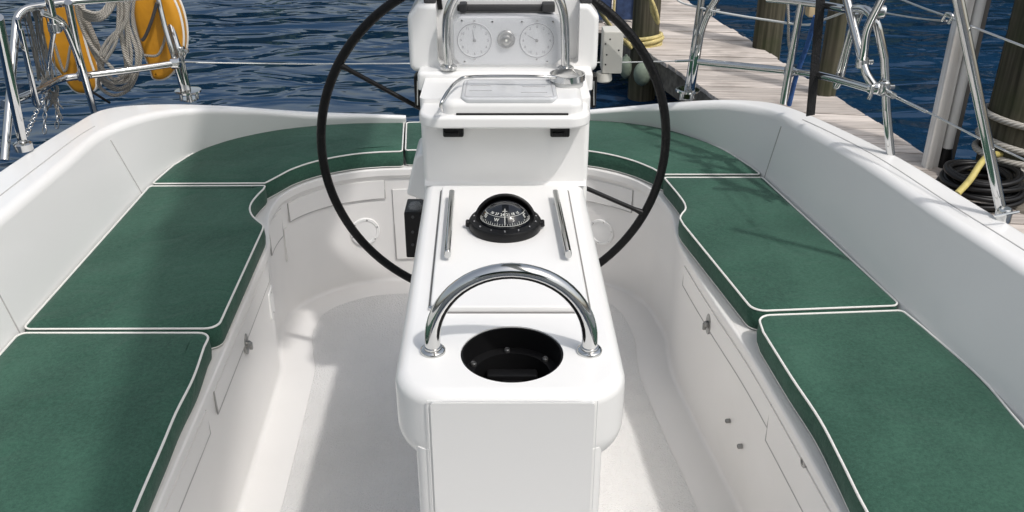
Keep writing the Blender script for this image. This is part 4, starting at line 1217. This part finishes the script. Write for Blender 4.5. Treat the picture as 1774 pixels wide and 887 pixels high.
# ================================================================== DOCK, PILINGS AND WHAT LIES ON THEM
dock = empty('dock', (1.9, 7, WZ))
tag(dock, 'weathered grey plank finger dock running away to the right of the boat', 'dock')
def dl(Y): return 1.36 + .255 * (7.2 - Y)      # left edge
def dr(Y): return 2.335 + .155 * (7.2 - Y)
bm = bmesh.new()
random.seed(5)
Y = 4.35
while Y < 15:
    w = .138; sk = -.06
    z = DZ + random.uniform(-.003, .003); j0, j1 = random.uniform(-.012, .012), random.uniform(-.012, .012)
    va = []
    for zz in (z - .035, z):
        for (x, y) in ((dl(Y) + j0, Y), (dr(Y) + j1, Y + sk * 2), (dr(Y + w) + j1, Y + w + sk * 2), (dl(Y + w) + j0, Y + w)):
            va.append(bm.verts.new((x, y, zz)))
    bm.faces.new(va[4:]); bm.faces.new(va[:4][::-1])
    for i in range(4): bm.faces.new((va[i], va[(i + 1) % 4], va[4 + (i + 1) % 4], va[4 + i]))
    Y += w + .013
bmesh.ops.bevel(bm, geom=bm.edges[:], offset=.003, segments=1, affect='EDGES')
build('decking', bm, M['deck'], dock, 0)
for fn, s_ in ((dl, 1), (dr, -1)):
    bm = bmesh.new()
    v = [bm.verts.new((fn(y) + dx * s_, y, z)) for z in (DZ - .24, DZ - .036) for (y, dx) in ((4.4, .02), (4.4, .09), (15, .09), (15, .02))]
    for q in ((0, 1, 2, 3), (4, 5, 6, 7), (0, 1, 5, 4), (1, 2, 6, 5), (2, 3, 7, 6), (3, 0, 4, 7)): bm.faces.new([v[i] for i in q])
    build('stringer', bm, M['beam'], dock, 0)
# wider landing at the near right
land = empty('dock_landing', (3.6, 4.4, WZ))
tag(land, 'dark plank landing under the hose at the right, joining the finger dock', 'dock')
bm = bmesh.new(); x = 2.45
while x < 6:
    box(bm, (x, 2.2, DZ - .04 + random.uniform(-.003, .003)), (x + .135, 4.95, DZ - .006), .003, 1); x += .144
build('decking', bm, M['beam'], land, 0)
bm = bmesh.new(); box(bm, (2.46, 4.86, DZ - .26), (6, 4.93, DZ - .042)); build('stringer', bm, M['beam'], land, 0)

def piling(label, x, y, r, top, lean=(0, 0)):
    random.seed(int(x * 100 + y * 10))
    bm = bmesh.new(); rings = []
    ph = [random.uniform(0, 6.28) for _ in range(4)]
    n = 28; k = 14
    for i in range(k):
        f = i / (k - 1); z = WZ - .6 + (top - WZ + .6) * f
        rg = []
        for j in range(n):
            a = 2 * math.pi * j / n
            rr = r * (1 - .06 * f) * (1 + .02 * math.sin(3 * a + ph[0]) + .012 * math.sin(7 * a + ph[1] + f * 2) + .006 * math.sin(13 * a + ph[2]))
            rg.append(Vector((x + lean[0] * f + rr * math.cos(a), y + lean[1] * f + rr * math.sin(a), z)))
        rings.append(rg)
    ring_mesh(bm, rings)
    return tag(build('piling', bm, M['piling'], None, 60), label, 'piling', 'timber dock pilings')
pa = P(1119, 80, DZ); piling('dark timber piling wrapped in pale yellow rope at the left dock edge', pa.x, pa.y + .1, .125, 1.1)
pb = P(1326, 84, DZ); piling('thick mossy piling on the far edge of the dock beside the white wire', pb.x + .02, pb.y + .05, .125, 1.3)
pc = P(1434, 166, DZ); piling('slim tan piling seen behind the black strap and blue line', pc.x, pc.y + .06, .075, 1.0)
pd = P(1776, 330, DZ); piling('fat mossy piling at the right edge with grey rope knotted round it', pd.x - .02, pd.y + .18, .185, 1.6)
# rope round piling A
def wraps(bm, cx, cy, r, zs, rr, tilt=.0):
    for i, z in enumerate(zs):
        ph = random.uniform(0, 6.28)
        tube(bm, [Vector((cx + (r + rr * .8) * math.cos(a), cy + (r + rr * .8) * math.sin(a), z + tilt * math.cos(a + ph))) for a in [2 * math.pi * k / 40 for k in range(40)]], rr, 8, closed=True)
bm = bmesh.new(); wraps(bm, pa.x, pa.y + .1, .128, [DZ + .0, DZ + .03, DZ + .065, DZ + .015], .018, .022)
wraps(bm, pa.x - .01, pa.y + .1, .15, [DZ - .01, DZ + .03], .018, .03)
tube(bm, crom([Vector((pa.x - .14, pa.y - .06, DZ)), PY(1060, 48, 7.6), PY(1040, 20, 7.0), PY(1030, 0, 6.5)], 8), .016, 8)
tube(bm, crom([PY(1124, -10, 7.7), PY(1136, 18, 7.72), PY(1140, 40, 7.75), PY(1130, 20, 7.75), PY(1128, -10, 7.75)], 8), .016, 8)
tag(build('mooring_rope', bm, M['yrope'], None, 60), 'pale yellow mooring rope wound round the piling behind the wheel', 'rope')
# fender hanging under the dock edge
fd = PY(1113, 128, 7.75); bm = bmesh.new()
lathe(bm, [(.01, .11)] + [(.072 * math.sin(R(a)) + .004, .1 * math.cos(R(a))) for a in range(12, 170, 12)] + [(.01, -.105)], Matrix.Translation(fd), 28)
tag(build('fender', bm, M['buoy'], None, 60), 'weathered pale green fender hanging under the yellow roped piling', 'fender')
fd2 = PY(1084, 116, 7.95); bm = bmesh.new()
lathe(bm, [(.01, .11)] + [(.05 * math.sin(R(a)) + .004, .1 * math.cos(R(a))) for a in range(12, 170, 12)] + [(.01, -.105)], Matrix.Translation(fd2), 24)
tag(build('fender', bm, M['buoy'], None, 60), 'smaller weathered fender hanging left of the pale green one', 'fender')
# blue canvas folding chair on the dock's far side, only its lower half in frame
ch_ = empty('folding_chair', P(1062, 40, DZ)); tag(ch_, 'blue canvas folding chair on the dock beside the roped piling', 'chair')
c0 = P(1062, 38, DZ)
bm = bmesh.new()
for x0 in (-.2, .02):
    box(bm, (c0.x + x0, c0.y - .01, DZ + .02), (c0.x + x0 + .18, c0.y + .03, DZ + .42), .012)
build('canvas_panel', bm, M['canvas'], ch_)
bm = bmesh.new(); box(bm, (c0.x - .24, c0.y - .02, DZ + .38), (c0.x + .22, c0.y + .34, DZ + .43), .015); build('seat', bm, M['canvas'], ch_)
for x0 in (-.22, .0, .2):
    bm = bmesh.new(); tube(bm, [Vector((c0.x + x0, c0.y - .03, DZ)), Vector((c0.x + x0, c0.y - .03, DZ + .6))], .012, 8); build('leg', bm, M['yrope'], ch_)
# low platform the chair stands on (dock head on the left)
bm = bmesh.new(); y = c0.y - .25
while y < c0.y + 3:
    box(bm, (c0.x - .6, y, DZ - .05), (dl(y) - .02, y + .135, DZ - .012), .003, 1); y += .144
tag(build('dock_platform', bm, M['deck'], None, 0), 'narrow plank platform joining the finger dock behind the roped piling', 'dock')
# whitewashed post with pipe on the dock
wpst = empty('utility_post', P(1632, 285, DZ)); tag(wpst, 'whitewashed wooden post with a grey pipe beside the dock hose', 'post')
o = P(1630, 290, DZ)
def pbox(bm, xa, xb, y0, y1, top=2.2): box(bm, (xa, y0, DZ - .02), (xb, y1, top), .006)
xw = [PY(x, 280, o.y).x for x in (1603, 1616, 1628, 1646, 1664)]
bm = bmesh.new(); pbox(bm, xw[0], xw[1], o.y - .02, o.y + .05); build('white_batten', bm, M['post'], wpst)
bm = bmesh.new(); pbox(bm, xw[1] + .003, xw[2], o.y + .004, o.y + .07); build('white_batten', bm, M['post'], wpst)
bm = bmesh.new(); pbox(bm, xw[2] - .02, xw[4], o.y + .073, o.y + .19); build('timber_core', bm, M['greypost'], wpst)
bm = bmesh.new(); tube(bm, [Vector(((xw[2] + xw[3]) / 2 + .005, o.y + .02, DZ + .1)), Vector(((xw[2] + xw[3]) / 2 + .005, o.y + .02, 2.2))], .03, 18); build('grey_pipe', bm, mat('grey_pvc', (.62, .61, .58), .45, var=.1), wpst, 60)
bm = bmesh.new(); lathe(bm, [(.04, 0), (.04, .07), (.033, .11), (.03, .13)], Matrix.Translation(((xw[2] + xw[3]) / 2 + .005, o.y + .02, DZ - .01)), 20); lathe(bm, [(.075, 0), (.075, .05), (.05, .06)], Matrix.Translation(((xw[2] + xw[3]) / 2 + .0, o.y - .16, DZ - .004)), 24)
build('pipe_boot', bm, M['black'], wpst, 50)
# hose coil on the landing
hz = empty('hose_coil', P(1690, 338, DZ)); tag(hz, 'coil of black and yellow hose lying on the landing beside the stanchion', 'hose')
c = P(1692, 345, DZ); bm = bmesh.new()
for k in range(16):
    rr = .17 + .02 * (k % 4) - .012 * (k // 4); zz = DZ + .02 + .02 * (k // 2)
    tube(bm, [Vector((c.x + rr * math.cos(a), c.y + rr * .9 * math.sin(a), zz + .008 * math.sin(2 * a + k))) for a in [2 * math.pi * q / 40 for q in range(40)]], .014, 8, closed=True)
build('black_hose', bm, M['black'], hz, 60)
bm = bmesh.new(); tube(bm, crom([PY(1658, 336, c.y - .25), PY(1680, 312, c.y - .16), PY(1700, 282, c.y - .05), PY(1716, 268, c.y + .1), PY(1735, 268, c.y + .2)], 8), .018, 10)
tube(bm, crom([PY(1640, 302, c.y + .2), PY(1655, 292, c.y + .25), PY(1680, 292, c.y + .28), PY(1705, 300, c.y + .22)], 8), .016, 10); build('yellow_hose', bm, M['hose'], hz, 60)
# grey rope round piling D
px_, py_ = pd.x - .02, pd.y + .18
bm = bmesh.new()
def wrapline(z0, z1, rr=.019):
    tube(bm, [Vector((px_ + .205 * math.cos(a), py_ + .205 * math.sin(a), z0 + (z1 - z0) * (math.cos(a) * .5 + .5))) for a in [2 * math.pi * k / 48 for k in range(48)]], rr, 10, closed=True)
zA = PY(1740, 225, py_ - .2).z; zB = PY(1740, 262, py_ - .2).z; zC = PY(1740, 285, py_ - .2).z
wrapline(zA + .03, zA - .03); wrapline(zB + .02, zB - .06); wrapline(zC + .01, zC - .02)
tube(bm, crom([PY(1774, 292, py_ - .22), PY(1764, 310, py_ - .23), PY(1758, 335, py_ - .23), PY(1742, 365, py_ - .22)], 8), .018, 10)
tube(bm, crom([PY(1776, 300, py_ - .25), PY(1762, 300, py_ - .25), PY(1764, 322, py_ - .25), PY(1782, 330, py_ - .25)], 8), .018, 10)
tube(bm, crom([PY(1713, 320, py_ - .15), PY(1712, 350, py_ - .15), PY(1708, 380, py_ - .15)], 8), .018, 10)
tag(build('mooring_rope', bm, M['greyrope'], None, 60), 'thick grey mooring rope knotted round the fat piling at the right edge', 'rope')

# wooded bank across the harbour: out of frame above, seen only as dark reflections on the water
M['leaf'] = mat('tree_leaves', (.035, .06, .018), .7, var=.5, vscale=.6)
bank = None
random.seed(21)
bm = bmesh.new()
for k in range(46):
    ang = R(-26 + k * 2.0 + random.uniform(-.8, .8)); d = random.uniform(34, 46)
    h = (2.7 if ang < R(8) else 17) * random.uniform(.75, 1.25)
    if R(-12) < ang < R(2): h *= .45
    cx, cy = math.sin(ang) * d, math.cos(ang) * d
    for j in range(90 if ang < R(8) else 190):
        p = Vector((cx + random.gauss(0, 1.3), cy + random.gauss(0, 1.0), WZ + h * random.random() ** .7))
        sz = random.uniform(.35, .9); n = Vector((random.gauss(0, 1), random.gauss(0, 1), random.gauss(0, 1))).normalized()
        t = n.orthogonal().normalized() * sz; u = n.cross(t)
        bm.faces.new([bm.verts.new(p + q) for q in (t + u * .4, u, -t + u * .3, -t * .6 - u, t * .7 - u * .8)])
tag(build('treeline', bm, M['leaf'], None, 0), 'dark wooded bank across the harbour mirrored in the water', 'trees', kind='stuff')

# boom with stowed sail, above the frame: its shade falls along the port seat
bmt = empty('sail_boom', (-.03, .3, 2.25)); tag(bmt, 'white boom with stowed sail above the cockpit, outside the frame', 'boom')
bm = bmesh.new(); tube(bm, [Vector((1.0, -3, 2.22)), Vector((-.16, 2.3, 2.22))], .06, 16); build('boom_spar', bm, M['gel'], bmt, 60)
bm = bmesh.new(); tube(bm, [Vector((1.0, -3, 2.38)), Vector((.08, 1.2, 2.36)), Vector((-.14, 2.2, 2.34))], [.15, .14, .12], 16); build('sail_cover', bm, M['sail'], bmt, 60)

aw = empty('sun_blocker', (.1, 2.4, 2.12)); tag(aw, 'unseen sun awning slung above the stern, outside the frame', 'blocker')  # unseen slab added to shade the port aft seat and wall
bm = bmesh.new(); box(bm, (-.24, 1.50, 2.08), (.238, 3.3, 2.16), .03, 3); build('canvas', bm, M['sail'], aw)
# cabin end and hood, added unseen behind the camera to cut sky fill
bm = bmesh.new()
for lo, hi in (((-1.3, -.62, -.2), (-.36, -.5, 1.12)), ((.36, -.62, -.2), (1.3, -.5, 1.12)), ((-.357, -.61, -.2), (.357, -.51, .42))): box(bm, lo, hi, .02)
build('cabin_bulkhead', bm, M['gel'], boat)
bm = bmesh.new(); box(bm, (-1.2, -1.7, 1.1), (1.2, -1.6, 1.9), .04); box(bm, (-1.2, -1.597, 1.84), (1.2, -.45, 1.9), .03)
build('sky_blocking_hood', bm, M['green'], boat)
# ================================================================== LIGHT
sun_travel = Vector((-.455, .47, -1.0)).normalized()
sd = -sun_travel
w = bpy.data.worlds.new('World'); scene.world = w; w.use_nodes = True
nt = w.node_tree; bg = nt.nodes['Background']; sky = nt.nodes.new('ShaderNodeTexSky')
sky.sky_type = 'NISHITA'; sky.sun_disc = False
sky.sun_elevation = math.asin(sd.z); sky.sun_rotation = math.atan2(sd.x, sd.y)
sky.air_density = 1.6; sky.dust_density = 4.5; sky.ozone_density = 2.2
hs = nt.nodes.new('ShaderNodeHueSaturation'); hs.inputs['Saturation'].default_value = .5
nt.links.new(sky.outputs['Color'], hs.inputs['Color']); nt.links.new(hs.outputs['Color'], bg.inputs['Color']); bg.inputs['Strength'].default_value = .15
sl = bpy.data.lights.new('sun', 'SUN'); sl.energy = 2.0; sl.angle = R(1.7); sl.color = (1, .965, .935)
so = bpy.data.objects.new('sun', sl); COL.objects.link(so); so.location = sd * 30
so.rotation_euler = sun_travel.to_track_quat('-Z', 'Y').to_euler()
vs = scene.view_settings; vs.view_transform = 'Standard'; vs.look = 'None'; vs.gamma = 1; vs.use_curve_mapping = False; vs.exposure = -0.06
scene.cycles.diffuse_bounces = 8; scene.cycles.max_bounces = 14
scene.render.resolution_x, scene.render.resolution_y = 1024, 512
